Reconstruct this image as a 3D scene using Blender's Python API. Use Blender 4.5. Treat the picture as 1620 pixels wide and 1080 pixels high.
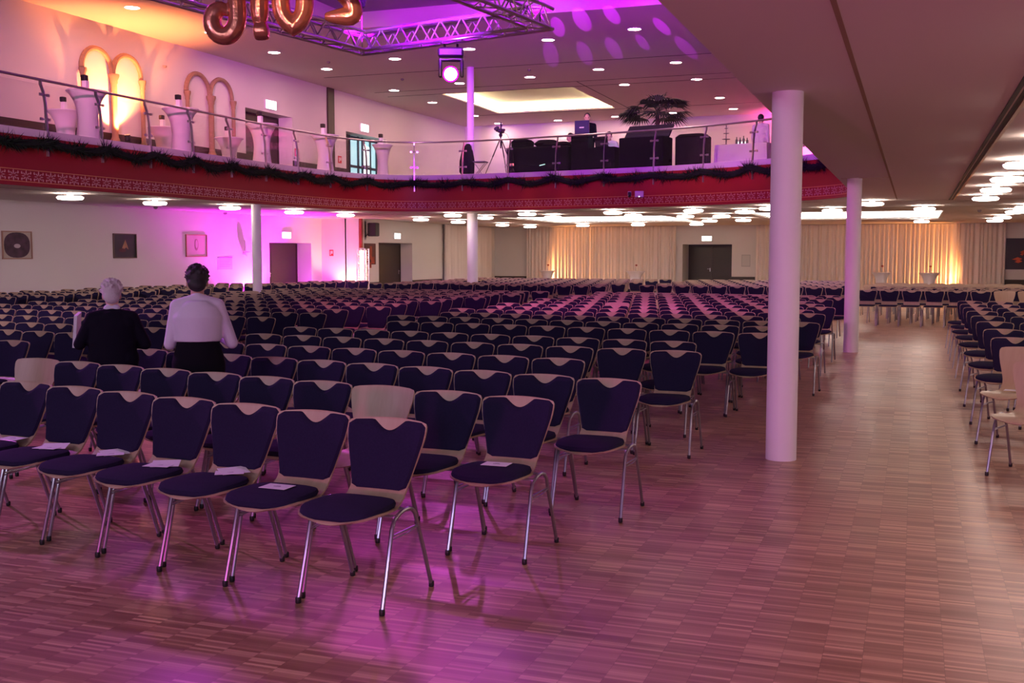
import bpy, bmesh, math, random
from mathutils import Vector, Matrix, geometry
random.seed(7)
sc = bpy.context.scene
for o in list(bpy.data.objects): bpy.data.objects.remove(o)
COL = sc.collection
PI = math.pi
# ---------------------------------------------------------------- camera
CAMZ = 1.65
cam_d = bpy.data.cameras.new('camera'); cam = bpy.data.objects.new('camera', cam_d); COL.objects.link(cam)
cam_d.sensor_width = 36.0; cam_d.lens = 38.4; cam_d.clip_end = 200
cam.location = (0, 0, CAMZ)
cam.rotation_euler = (PI/2 - 0.079117, 0, 0.352163)
sc.camera = cam
# ---------------------------------------------------------------- world + exposure
w = bpy.data.worlds.new('world'); sc.world = w; w.use_nodes = True
w.node_tree.nodes['Background'].inputs[0].default_value = (0.55, 0.38, 0.62, 1)
w.node_tree.nodes['Background'].inputs[1].default_value = 0.1
sc.view_settings.view_transform = 'Standard'; sc.view_settings.look = 'None'
sc.view_settings.gamma = 1.0; sc.view_settings.use_curve_mapping = False
sc.view_settings.exposure = 0.12

def area(name, loc, target, size, energy, color, sizey=None, spread=PI):
    d = bpy.data.lights.new(name, 'AREA'); d.energy = energy; d.color = color; d.size = size
    if sizey: d.shape = 'RECTANGLE'; d.size_y = sizey
    d.spread = spread
    o = bpy.data.objects.new(name, d); COL.objects.link(o); o.location = loc
    o.rotation_euler = (Vector(target) - Vector(loc)).to_track_quat('-Z', 'Y').to_euler()
    return o
def spot(name, loc, target, energy, color, angle, blend=.4, size=.08):
    d = bpy.data.lights.new(name, 'SPOT'); d.energy = energy; d.color = color
    d.spot_size = math.radians(angle); d.spot_blend = blend; d.shadow_soft_size = size
    o = bpy.data.objects.new(name, d); COL.objects.link(o); o.location = loc
    o.rotation_euler = (Vector(target) - Vector(loc)).to_track_quat('-Z', 'Y').to_euler()
    return o
MAGENTA = (1.0, .12, .95); PURPLE = (.45, .05, 1.0); LAV = (.72, .58, 1.0); AMBER = (1.0, .42, .12); WARM = (1.0, .78, .52)
# added area lamps behind the camera, unseen, as general fill for the hall
area('front_fill', (-6.5, -3.0, 5.6), (-5, 14, 1.5), 3.0, 115, (.86, .80, 1.0), 1.2)
area('front_fill_left', (-12, -2.0, 5.6), (-14, 20, 2.5), 3.0, 190, (.90, .60, 1.0), 1.2)
area('front_fill_right', (1.0, -5.0, 2.3), (0, 12, 1.4), 1.6, 165, (.62, .58, 1.0), 1.2)  # added low lamp for the nearest column and the right chairs
# added spots from no seen lamp, brightening the upper walls over the seats
for tx, ty, e in ((-20, 20, 9000), (-20, 26, 11000), (-20, 32, 13000), (-19.5, 40, 14000), (-13, 48, 14000), (-5.5, 48, 14000)):
    spot('upper_wall_fill', (-4.0, -5.0, 6.2), (tx, ty, 5.25), e*1.25, (1.0, .20, .52) if ty < 35 else (1.0, .50, .30), 10.5, .9, .2)
spot('soffit_fill', (-2.5, -7.0, 1.0), (3.5, 9, 2.93), 1900, (1.0, .09, .58), 80, 1, .4)  # added low uplight that brightens the near soffit
spot('wall_fill', (-4.5, -6.0, 3.0), (-20, 23, 1.7), 6500, (1.0, .66, .92), 30, 1, .3)  # added spot brightening the lower left wall, source unseen
# magenta washes hung on the truss, so they reach the seats and the floor from behind
spot('floor_wash', (-6.5, 12.6, 4.85), (-3.6, 2.6, 0), 240, (1.0, .08, .75), 64, 1, .5)
spot('side_fill', (-14.5, 8.5, 6.4), (-4.2, 5.4, .4), 2200, (.80, .16, 1.0), 40, 1, .15)  # added side fill for the front rows, not on the truss
spot('floor_wash', (-9.3, 12.6, 4.85), (-7.5, 6, 0), 260, (.85, .08, 1.0), 84, 1, .5)
# ---------------------------------------------------------------- materials
MATS = {}
def lin(c):
    return tuple((x/12.92 if x <= .04045 else ((x+.055)/1.055)**2.4) for x in c)
def mat(name, color, rough=.6, metal=0.0, bump=0.0, bscale=80, var=0.0, vscale=6, coat=0, spec=.5, emis=None, estr=0, sheen=0):
    if name in MATS: return MATS[name]
    m = bpy.data.materials.new(name); m.use_nodes = True; nt = m.node_tree; N = nt.nodes; Lk = nt.links
    b = N['Principled BSDF']; b.inputs['Base Color'].default_value = (*color, 1)
    b.inputs['Roughness'].default_value = rough; b.inputs['Metallic'].default_value = metal
    b.inputs['Specular IOR Level'].default_value = spec
    if coat: b.inputs['Coat Weight'].default_value = coat
    if sheen: b.inputs['Sheen Weight'].default_value = sheen
    if emis: b.inputs['Emission Color'].default_value = (*emis, 1); b.inputs['Emission Strength'].default_value = estr
    tc = N.new('ShaderNodeTexCoord')
    if var:
        n = N.new('ShaderNodeTexNoise'); n.inputs['Scale'].default_value = vscale; n.inputs['Detail'].default_value = 4
        Lk.new(tc.outputs['Object'], n.inputs['Vector'])
        mx = N.new('ShaderNodeMix'); mx.data_type = 'RGBA'
        mx.inputs['A'].default_value = (*[c*(1-var) for c in color], 1); mx.inputs['B'].default_value = (*[min(1, c*(1+var)) for c in color], 1)
        Lk.new(n.outputs['Fac'], mx.inputs['Factor']); Lk.new(mx.outputs['Result'], b.inputs['Base Color'])
    if bump:
        n = N.new('ShaderNodeTexNoise'); n.inputs['Scale'].default_value = bscale; n.inputs['Detail'].default_value = 3
        Lk.new(tc.outputs['Object'], n.inputs['Vector'])
        bp = N.new('ShaderNodeBump'); bp.inputs['Strength'].default_value = bump; bp.inputs['Distance'].default_value = .01
        Lk.new(n.outputs['Fac'], bp.inputs['Height']); Lk.new(bp.outputs['Normal'], b.inputs['Normal'])
    MATS[name] = m; return m
def wood(name, c1, c2, rough=.45, scale=(3, 30, 30), dist=2.0):
    m = mat(name, c1, rough); nt = m.node_tree; N = nt.nodes; Lk = nt.links; b = N['Principled BSDF']
    tc = N.new('ShaderNodeTexCoord'); mp = N.new('ShaderNodeMapping'); mp.inputs['Scale'].default_value = scale
    n = N.new('ShaderNodeTexNoise'); n.inputs['Scale'].default_value = 1; n.inputs['Detail'].default_value = 5; n.inputs['Distortion'].default_value = dist
    mx = N.new('ShaderNodeMix'); mx.data_type = 'RGBA'; mx.inputs['A'].default_value = (*c1, 1); mx.inputs['B'].default_value = (*c2, 1)
    Lk.new(tc.outputs['Object'], mp.inputs['Vector']); Lk.new(mp.outputs[0], n.inputs['Vector'])
    Lk.new(n.outputs['Fac'], mx.inputs['Factor']); Lk.new(mx.outputs['Result'], b.inputs['Base Color'])
    return m
def emit(name, color, strength):
    if name in MATS: return MATS[name]
    m = bpy.data.materials.new(name); m.use_nodes = True; b = m.node_tree.nodes['Principled BSDF']
    b.inputs['Base Color'].default_value = (*color, 1); b.inputs['Emission Color'].default_value = (*color, 1)
    b.inputs['Emission Strength'].default_value = strength
    MATS[name] = m; return m
def glass(name, color=(1, 1, 1), alpha=.12, rough=.02):
    if name in MATS: return MATS[name]
    m = bpy.data.materials.new(name); m.use_nodes = True; nt = m.node_tree; N = nt.nodes; N.clear()
    out = N.new('ShaderNodeOutputMaterial'); tr = N.new('ShaderNodeBsdfTransparent'); gl = N.new('ShaderNodeBsdfGlossy')
    tr.inputs[0].default_value = (*color, 1); gl.inputs['Roughness'].default_value = rough
    fr = N.new('ShaderNodeLayerWeight'); fr.inputs[0].default_value = .5; pw = N.new('ShaderNodeMath'); pw.operation = 'POWER'; pw.inputs[1].default_value = 5.0; nt.links.new(fr.outputs['Facing'], pw.inputs[0])
    ma = N.new('ShaderNodeMath'); ma.operation = 'MULTIPLY_ADD'; ma.inputs[1].default_value = .45; ma.inputs[2].default_value = alpha
    ms = N.new('ShaderNodeMixShader')
    nt.links.new(pw.outputs[0], ma.inputs[0]); nt.links.new(ma.outputs[0], ms.inputs[0])
    nt.links.new(tr.outputs[0], ms.inputs[1]); nt.links.new(gl.outputs[0], ms.inputs[2]); nt.links.new(ms.outputs[0], out.inputs[0])
    MATS[name] = m; return m
def floor_mat():
    m = bpy.data.materials.new('mosaic_parquet'); m.use_nodes = True; nt = m.node_tree; N = nt.nodes; Lk = nt.links; b = N['Principled BSDF']
    tc = N.new('ShaderNodeTexCoord'); sx = N.new('ShaderNodeSeparateXYZ'); Lk.new(tc.outputs['Object'], sx.inputs[0])
    def M(op, a, b_=None):
        n = N.new('ShaderNodeMath'); n.operation = op
        for i, v in enumerate((a, b_)):
            if v is None: continue
            if isinstance(v, (int, float)): n.inputs[i].default_value = v
            else: Lk.new(v, n.inputs[i])
        return n.outputs[0]
    px = M('DIVIDE', sx.outputs[0], .157); cx = M('FLOOR', px); fx = M('SUBTRACT', px, cx)
    off = M('MULTIPLY', M('FRACT', M('MULTIPLY', cx, .37)), .9)
    py = M('ADD', M('DIVIDE', sx.outputs[1], .0195), off); cy = M('FLOOR', py); fy = M('SUBTRACT', py, cy)
    cb = N.new('ShaderNodeCombineXYZ'); Lk.new(cx, cb.inputs[0]); Lk.new(cy, cb.inputs[1])
    wn = N.new('ShaderNodeTexWhiteNoise'); wn.noise_dimensions = '2D'; Lk.new(cb.outputs[0], wn.inputs['Vector'])
    cb2 = N.new('ShaderNodeCombineXYZ'); Lk.new(cx, cb2.inputs[0]); Lk.new(M('FLOOR', M('DIVIDE', cy, 7)), cb2.inputs[1])
    wn2 = N.new('ShaderNodeTexWhiteNoise'); wn2.noise_dimensions = '2D'; Lk.new(cb2.outputs[0], wn2.inputs['Vector'])
    v = M('ADD', M('MULTIPLY', M('POWER', wn.outputs['Value'], 1.5), .76), M('MULTIPLY', wn2.outputs['Value'], .13))
    rp = N.new('ShaderNodeValToRGB'); Lk.new(v, rp.inputs[0]); e = rp.color_ramp.elements
    e[0].position = 0; e[0].color = (.25, .112, .066, 1); e[1].position = 1; e[1].color = (.70, .43, .27, 1)
    k = e.new(.45); k.color = (.40, .205, .130, 1)
    ed = M('MAXIMUM', M('LESS_THAN', fx, .012), M('LESS_THAN', fy, .05))
    mx = N.new('ShaderNodeMix'); mx.data_type = 'RGBA'; Lk.new(M('MULTIPLY', ed, .55), mx.inputs['Factor'])
    Lk.new(rp.outputs[0], mx.inputs['A']); mx.inputs['B'].default_value = (.09, .035, .02, 1)
    Lk.new(mx.outputs['Result'], b.inputs['Base Color'])
    b.inputs['Roughness'].default_value = .34; b.inputs['Specular IOR Level'].default_value = .5
    n = N.new('ShaderNodeTexNoise'); n.inputs['Scale'].default_value = 1.3; Lk.new(tc.outputs['Object'], n.inputs['Vector'])
    Lk.new(M('ADD', M('MULTIPLY', n.outputs['Fac'], .2), .24), b.inputs['Roughness'])
    return m

PLASTER = mat('white_plaster', (.74, .72, .70), .85, bump=.03, bscale=40, var=.02, vscale=.7)
CEILM = mat('ceiling_paint', (.68, .60, .54), .8, var=.02, vscale=.5)
SOFM = mat('soffit_paint', (.72, .69, .67), .75, var=.02, vscale=.5)
DARKW = wood('dark_wenge', (.030, .018, .013), (.050, .030, .020), .45, (2, 2, 14))
DOORM = wood('dark_door_veneer', (.034, .020, .015), (.055, .032, .022), .4, (2, 2, 10))
STEEL = mat('brushed_steel', (.55, .53, .55), .28, 1.0)
CHROME = mat('chair_chrome', (.36, .35, .42), .30, .9)
ALU = mat('truss_aluminium', (.72, .70, .74), .32, .85)
PLY = wood('beech_plywood', (.36, .26, .165), (.47, .36, .24), .38, (26, 3, 3), 1.0)
FABRIC = mat('navy_fabric', (.018, .014, .044), .95, bump=.25, bscale=500, var=.25, vscale=120, spec=.15)
BLACKP = mat('black_plastic', (.012, .012, .013), .5)
BLACKC = mat('black_cloth', (.008, .007, .010), .92, bump=.2, bscale=120, spec=.1)
REDF = mat('red_fascia', (.32, .007, .014), .55, var=.06, vscale=2)
GOLDL = mat('band_ornament', (.62, .30, .30), .5)
WHITEC = mat('white_stretch_cloth', (.78, .75, .78), .8, bump=.05, bscale=60)
PAPER = mat('paper_card', (.85, .83, .86), .7)
GLASS = glass('rail_glass', (.97, .97, .98), .035)
PEND = emit('pendant_diffuser', (1.0, .80, .68), 18.0)
DOWN = emit('downlight_lens', (1.0, .56, .50), 118.0)
COVE = emit('cove_strip', (1.0, .93, .72), 14.0)
SIGN = emit('exit_sign_light', (.93, 1.0, .93), 3.2)

# ---------------------------------------------------------------- mesh helpers
class MB:
    def __init__(s): s.v = []; s.f = []
    def add(s, vs, fs, M=None):
        n = len(s.v)
        s.v += [tuple(M @ Vector(p)) if M else tuple(p) for p in vs]
        s.f += [tuple(i+n for i in f) for f in fs]; return s
    def box(s, x0, x1, y0, y1, z0, z1, M=None):
        return s.add([(x0,y0,z0),(x1,y0,z0),(x1,y1,z0),(x0,y1,z0),(x0,y0,z1),(x1,y0,z1),(x1,y1,z1),(x0,y1,z1)],
            [(0,3,2,1),(4,5,6,7),(0,1,5,4),(1,2,6,5),(2,3,7,6),(3,0,4,7)], M)
    def rbox(s, x0, x1, y0, y1, z0, z1, r=.01, M=None):   # box with chamfered edges
        vs = []; 
        for k, (z, i) in enumerate([(z0, r), (z0+r, 0), (z1-r, 0), (z1, r)]):
            a, b, c, d = x0+i, x1-i, y0+i, y1-i
            vs += [(a+r,c,z),(b-r,c,z),(b,c+r,z),(b,d-r,z),(b-r,d,z),(a+r,d,z),(a,d-r,z),(a,c+r,z)]
        fs = [tuple(range(7, -1, -1)), tuple(range(24, 32))]
        for k in range(3):
            for i in range(8): fs.append((k*8+i, k*8+(i+1)%8, k*8+8+(i+1)%8, k*8+8+i))
        return s.add(vs, fs, M)
    def lathe(s, prof, seg=24, M=None, cap=True):
        vs = []; fs = []
        for r, z in prof:
            for i in range(seg):
                a = 2*PI*i/seg; vs.append((r*math.cos(a), r*math.sin(a), z))
        for k in range(len(prof)-1):
            for i in range(seg): fs.append((k*seg+i, k*seg+(i+1)%seg, (k+1)*seg+(i+1)%seg, (k+1)*seg+i))
        if cap: fs.append(tuple(range(seg-1, -1, -1))); fs.append(tuple((len(prof)-1)*seg+i for i in range(seg)))
        return s.add(vs, fs, M)
    def tube(s, pts, r, seg=8, closed=False, M=None, flat=1.0):
        P = [Vector(p) for p in pts]; n = len(P); R = r if isinstance(r, (list, tuple)) else [r]*n
        vs = []; fs = []; prev = None
        for i in range(n):
            if closed: t = P[(i+1) % n]-P[i-1]
            else: t = P[min(i+1, n-1)]-P[max(i-1, 0)]
            t.normalize()
            if prev is None: u = t.orthogonal().normalized()
            else:
                u = prev - t*prev.dot(t)
                u = u.normalized() if u.length > 1e-6 else t.orthogonal().normalized()
            prev = u; v = t.cross(u)
            for k in range(seg):
                a = 2*PI*k/seg; vs.append(P[i] + (u*math.cos(a)+v*math.sin(a)*flat)*R[i])
        m = n if closed else n-1
        for i in range(m):
            j = (i+1) % n
            for k in range(seg): fs.append((i*seg+k, i*seg+(k+1)%seg, j*seg+(k+1)%seg, j*seg+k))
        if not closed: fs.append(tuple(range(seg-1, -1, -1))); fs.append(tuple((n-1)*seg+k for k in range(seg)))
        return s.add(vs, fs, M)
    def ball(s, c, rx, ry=None, rz=None, seg=14, rings=9, M=None):
        ry = ry or rx; rz = rz or rx; vs = [(c[0], c[1], c[2]-rz)]; fs = []
        for k in range(1, rings):
            a = PI*k/rings - PI/2
            for i in range(seg):
                b = 2*PI*i/seg; vs.append((c[0]+rx*math.cos(a)*math.cos(b), c[1]+ry*math.cos(a)*math.sin(b), c[2]+rz*math.sin(a)))
        vs.append((c[0], c[1], c[2]+rz)); L = len(vs)-1
        for i in range(seg): fs.append((0, 1+(i+1)%seg, 1+i)); fs.append((L, 1+(rings-2)*seg+i, 1+(rings-2)*seg+(i+1)%seg))
        for k in range(rings-2):
            for i in range(seg): fs.append((1+k*seg+i, 1+k*seg+(i+1)%seg, 1+(k+1)*seg+(i+1)%seg, 1+(k+1)*seg+i))
        return s.add(vs, fs, M)
    def grid(s, P, M=None):   # P[i][j]
        n = len(P); m = len(P[0]); vs = [p for row in P for p in row]
        fs = [(i*m+j, i*m+j+1, (i+1)*m+j+1, (i+1)*m+j) for i in range(n-1) for j in range(m-1)]
        return s.add(vs, fs, M)
    def sheet(s, P, Q, M=None):  # closed solid between two grids
        n = len(P); m = len(P[0]); vs = [p for r in P for p in r]+[p for r in Q for p in r]; o = n*m; fs = []
        for i in range(n-1):
            for j in range(m-1):
                a = i*m+j; fs.append((a, a+1, a+m+1, a+m)); fs.append((o+a, o+a+m, o+a+m+1, o+a+1))
        ring = [j for j in range(m)]+[i*m+m-1 for i in range(1, n)]+[(n-1)*m+j for j in range(m-2, -1, -1)]+[i*m for i in range(n-2, 0, -1)]
        for k in range(len(ring)):
            a, b = ring[k], ring[(k+1) % len(ring)]; fs.append((b, a, o+a, o+b))
        return s.add(vs, fs, M)
    def loft(s, secs, seg=20, M=None, cap=True):  # secs: (cx,cy,cz,rx,ry[,tilt])
        vs = []; fs = []
        for q in secs:
            cx, cy, cz, rx, ry = q[:5]; t = q[5] if len(q) > 5 else 0
            for i in range(seg):
                a = 2*PI*i/seg; y = ry*math.sin(a); vs.append((cx+rx*math.cos(a), cy+y*math.cos(t), cz+y*math.sin(t)))
        for k in range(len(secs)-1):
            for i in range(seg): fs.append((k*seg+i, k*seg+(i+1)%seg, (k+1)*seg+(i+1)%seg, (k+1)*seg+i))
        if cap: fs.append(tuple(range(seg-1, -1, -1))); fs.append(tuple((len(secs)-1)*seg+i for i in range(seg)))
        return s.add(vs, fs, M)
    def poly(s, loops, z, up=True, M=None):
        L = [[Vector((x, y, 0)) for x, y in lp] for lp in loops]
        tri = geometry.tessellate_polygon(L); flat = [p for lp in L for p in lp]; fs = []
        for a, b, c in tri:
            nz = (flat[b]-flat[a]).cross(flat[c]-flat[a]).z
            fs.append((a, b, c) if (nz > 0) == up else (a, c, b))
        return s.add([(p.x, p.y, z) for p in flat], fs, M)
    def mesh(s, name, mats, smooth=False):
        me = bpy.data.meshes.new(name); me.from_pydata(s.v, [], s.f); me.update()
        for m in (mats if isinstance(mats, (list, tuple)) else [mats]): me.materials.append(m)
        if smooth:
            me.polygons.foreach_set('use_smooth', [True]*len(me.polygons))
            try: me.set_sharp_from_angle(angle=math.radians(40))
            except Exception: pass
        return me
    def build(s, name, mats, parent=None, smooth=True, label=None):
        o = bpy.data.objects.new(name, s.mesh(name, mats, smooth)); COL.objects.link(o)
        if parent: o.parent = parent
        if label: o['label'] = label
        return o
def tag(o, label, cat, group=None):
    o['label'] = label; o['category'] = cat
    if group: o['group'] = group
    return o
def thing(name, label, cat, loc=(0, 0, 0), rz=0, group=None):
    o = bpy.data.objects.new(name, None); COL.objects.link(o); o.location = loc; o.rotation_euler = (0, 0, rz)
    o.empty_display_size = .1
    return tag(o, label, cat, group)
def struct(o): o['kind'] = 'structure'; return o
def copy_tree(o, parent=None):
    c = o.copy(); COL.objects.link(c)
    if parent: c.parent = parent
    for ch in o.children: copy_tree(ch, c)
    return c
def RZ(a, loc=(0, 0, 0)): return Matrix.Translation(loc) @ Matrix.Rotation(a, 4, 'Z')
ORD = ['rightmost', 'second', 'third', 'fourth', 'fifth', 'sixth', 'seventh', 'eighth', 'ninth', 'tenth', 'eleventh', 'twelfth', 'thirteenth', 'fourteenth', 'fifteenth', 'sixteenth', 'seventeenth', 'eighteenth', 'nineteenth', 'twentieth']
ROWN = ['first'] + ORD[1:]
NUM = ['one', 'two', 'three', 'four', 'five', 'six', 'seven', 'eight', 'nine', 'ten', 'eleven', 'twelve']
#@@STRUCT
# ================================================================ THE SETTING
ZS = 2.93; ZD = 3.95; ZT = 4.0; ZC = 7.65
XL, XR, YF, YB = -20.0, 8.0, -9.0, 48.0
fl = MB(); fl.poly([[(XL-1.5, YF), (XR, YF), (XR, YB+2), (XL-1.5, YB+2)]], 0)
struct(fl.build('floor', floor_mat(), smooth=False))
def smoothpts(pts, n=6):
    out = []
    for i in range(len(pts)-1):
        p0 = pts[max(i-1, 0)]; p1 = pts[i]; p2 = pts[i+1]; p3 = pts[min(i+2, len(pts)-1)]
        for k in range(n):
            t = k/n
            out.append(tuple(.5*((2*p1[a])+(-p0[a]+p2[a])*t+(2*p0[a]-5*p1[a]+4*p2[a]-p3[a])*t*t+(-p0[a]+3*p1[a]-3*p2[a]+p3[a])*t**3) for a in range(len(p1))))
    out.append(tuple(pts[-1])); return out
# balcony front, from the near left round to the near right
FR = [(-15.6, YF), (-15.6, 6)] + smoothpts([(-15.6, 12), (-15.6, 20), (-15.6, 24), (-15.55, 26), (-15.35, 27.7), (-14.95, 28.8), (-14.2, 29.55), (-13.2, 29.85), (-11.8, 29.8), (-10, 29.6), (-8, 29.25), (-6, 28.75), (-4.2, 28.0), (-2.7, 27.0), (-1.6, 25.8), (-1.3, 24.6), (-1.25, 23)], 5) + [(-1.25, 10), (-1.25, YF)]
cove_lo = [(-13.5, -7.8, 35.6, 42.0), (-4.85, .75, 34.2, 41.5)]
cove_up = (-16.8, -11.7, 38.1, 44.1)
outer = [(XL, YF), (XL, YB), (XR, YB), (XR, YF)]
def rect(r): return [(r[0], r[2]), (r[1], r[2]), (r[1], r[3]), (r[0], r[3])]
slab_loop = outer + list(reversed(FR))
c = MB(); c.poly([slab_loop] + [rect(r) for r in cove_lo], ZS, up=False)
g = .3
for r in cove_lo:      # hollow above each opening, wider than the opening so the strip hides on a ledge
    x0, x1, y0, y1 = r; a, b_, d, e = x0-g, x1+g, y0-g, y1+g; zt = ZS+.38
    c.add([(a,d,ZS+.06),(b_,d,ZS+.06),(b_,e,ZS+.06),(a,e,ZS+.06),(a,d,zt),(b_,d,zt),(b_,e,zt),(a,e,zt)], [(4,5,6,7),(0,1,5,4),(1,2,6,5),(2,3,7,6),(3,0,4,7)])
    c.poly([[(a,d),(b_,d),(b_,e),(a,e)], rect(r)], ZS+.06, up=True)
    c.add([(x0,y0,ZS),(x1,y0,ZS),(x1,y1,ZS),(x0,y1,ZS),(x0,y0,ZS+.06),(x1,y0,ZS+.06),(x1,y1,ZS+.06),(x0,y1,ZS+.06)], [(0,1,5,4),(1,2,6,5),(2,3,7,6),(3,0,4,7)])
struct(c.build('ceiling', SOFM, smooth=False))
d = MB(); d.poly([slab_loop], ZD, up=True)
struct(d.build('floor', mat('balcony_floor', (.17, .12, .09), .5, var=.1), smooth=False))
# upper ceiling with the raised well over the hall and the lit coffer at the back
well = (-14.4, -2.2, -4, 26.4)
u = MB(); u.poly([outer, rect(well), rect(cove_up)], ZC, up=False)
x0, x1, y0, y1 = cove_up; a, b_, dd, e = x0-g, x1+g, y0-g, y1+g; zt = ZC+.42
u.add([(a,dd,ZC+.06),(b_,dd,ZC+.06),(b_,e,ZC+.06),(a,e,ZC+.06),(a,dd,zt),(b_,dd,zt),(b_,e,zt),(a,e,zt)], [(4,5,6,7),(0,1,5,4),(1,2,6,5),(2,3,7,6),(3,0,4,7)])
u.poly([[(a,dd),(b_,dd),(b_,e),(a,e)], rect(cove_up)], ZC+.06, up=True)
u.add([(x0,y0,ZC),(x1,y0,ZC),(x1,y1,ZC),(x0,y1,ZC),(x0,y0,ZC+.06),(x1,y0,ZC+.06),(x1,y1,ZC+.06),(x0,y1,ZC+.06)], [(0,1,5,4),(1,2,6,5),(2,3,7,6),(3,0,4,7)])
x0, x1, y0, y1 = well
u.add([(x0,y0,ZC),(x1,y0,ZC),(x1,y1,ZC),(x0,y1,ZC),(x0,y0,ZC+.42),(x1,y0,ZC+.42),(x1,y1,ZC+.42),(x0,y1,ZC+.42)], [(0,1,5,4),(1,2,6,5),(2,3,7,6),(3,0,4,7)])
struct(u.build('ceiling', CEILM, smooth=False))
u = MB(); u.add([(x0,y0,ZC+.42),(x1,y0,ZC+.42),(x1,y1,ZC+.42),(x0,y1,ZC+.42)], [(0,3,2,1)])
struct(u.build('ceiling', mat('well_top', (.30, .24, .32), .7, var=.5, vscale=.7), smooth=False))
def strip(name, r, z, label, emis, h=.05):
    x0, x1, y0, y1 = r; k = .12; m = MB()
    m.box(x0-k-.06, x1+k+.06, y0-k-.06, y0-k, z, z+h); m.box(x0-k-.06, x1+k+.06, y1+k, y1+k+.06, z, z+h)
    m.box(x0-k-.06, x0-k, y0-k, y1+k, z, z+h); m.box(x1+k, x1+k+.06, y0-k, y1+k, z, z+h)
    return tag(m.build(name, emis, smooth=False), label, 'cove light')
strip('cove_light', cove_up, ZC+.065, 'warm white light strip hidden in the upper ceiling coffer', emit('cove_strip_up', (1, .88, .55), 26))
strip('cove_light', cove_lo[0], ZS+.065, 'white light strip in the coffer left under the balcony', emit('cove_strip_lo', (1, .93, .84), 26))
strip('cove_light', cove_lo[1], ZS+.065, 'white light strip in the coffer right of the aisle column', emit('cove_strip_lo', (1, .93, .84), 26))
# ceiling joints: dark shadow gaps
j = MB()
for y in (33.2, 36.9, 38.0, 44.4): j.box(-19.0 if y < 44 else -18, -2.5, y-.02, y+.02, ZC-.006, ZC+.01)
j.box(-5.72, -5.68, 27, 48, ZC-.006, ZC+.01); j.box(-11.2, -11.17, 37, 47, ZC-.006, ZC+.01)
struct(j.build('trim_1', mat('shadow_gap', (.05, .03, .03), .8), smooth=False))
j = MB(); j.box(-5.60, -5.52, 30.5, 37.5, ZC-.008, ZC+.01)
struct(j.build('trim_2', mat('brass_slot', (.55, .42, .2), .35, .8), smooth=False))
# soffit joints and the long dark slot over the aisle
j = MB(); j.box(-.435, -.405, 4, 27.0, ZS-.004, ZS+.01); j.box(-1.3, 8, 27.6, 27.63, ZS-.004, ZS+.01); j.box(-1.2, -.4, 19.3, 19.32, ZS-.004, ZS+.01)
j.box(-20, 8, 31.3, 31.32, ZS-.004, ZS+.01)
for k in range(len(FR)-1):     # the shadow joint parallel to the balcony front
    pass
struct(j.build('trim_3', mat('soffit_joint', (.30, .20, .13), .6), smooth=False))
j = MB(); j.box(.70, .735, 4, 27.4, ZS-.014, ZS+.01); j.box(.76, .80, 4, 27.4, ZS-.006, ZS+.01)
struct(j.build('trim_4', mat('slot_black', (.012, .01, .01), .5), smooth=False))
j = MB(); j.box(.805, .84, 4, 27.4, ZS-.014, ZS+.01)
struct(j.build('trim_5', mat('slot_metal', (.62, .40, .26), .35, .7), smooth=False))
def offset_curve(P, dist):
    out = []
    for i in range(len(P)):
        a = Vector(P[max(i-1, 0)]); b = Vector(P[min(i+1, len(P)-1)]); t = (b-a).normalized(); n = Vector((-t.y, t.x))
        out.append((P[i][0]+n.x*dist, P[i][1]+n.y*dist))
    return out
def ribbon(P, z0, z1, thick, name, m, inward=0.0, smooth=True):
    A = offset_curve(P, inward); B = offset_curve(P, inward+thick); mb = MB()
    vs = []; fs = []; n = len(A)
    for q in range(n): vs += [(A[q][0], A[q][1], z0), (A[q][0], A[q][1], z1), (B[q][0], B[q][1], z1), (B[q][0], B[q][1], z0)]
    for q in range(n-1):
        for k in range(4): fs.append((q*4+k, q*4+(k+1)%4, q*4+4+(k+1)%4, q*4+4+k))
    fs += [(3, 2, 1, 0), (n*4-4, n*4-3, n*4-2, n*4-1)]
    return mb.add(vs, fs).build(name, m, smooth=smooth)
# FR runs left -> back -> right, so its left normal points out over the slab
struct(ribbon(FR, ZS+.003, ZT-.14, .12, 'trim_6', REDF))
struct(ribbon(FR, ZT-.14, ZT, .22, 'trim_7', mat('white_coping', (.62, .60, .62), .5), inward=-.02))
FRD = smoothpts([(p[0], p[1]) for p in FR[1:-1]], 4)
def arclen(P):
    s = [0]
    for a, b in zip(P, P[1:]): s.append(s[-1]+math.dist(a, b))
    return s
SL = arclen(FRD)
def at_s(s):
    import bisect
    i = min(max(bisect.bisect_right(SL, s)-1, 0), len(FRD)-2); t = (s-SL[i])/(SL[i+1]-SL[i])
    a, b = Vector(FRD[i]), Vector(FRD[i+1]); p = a.lerp(b, t); tg = (b-a).normalized(); return p, tg
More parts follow.
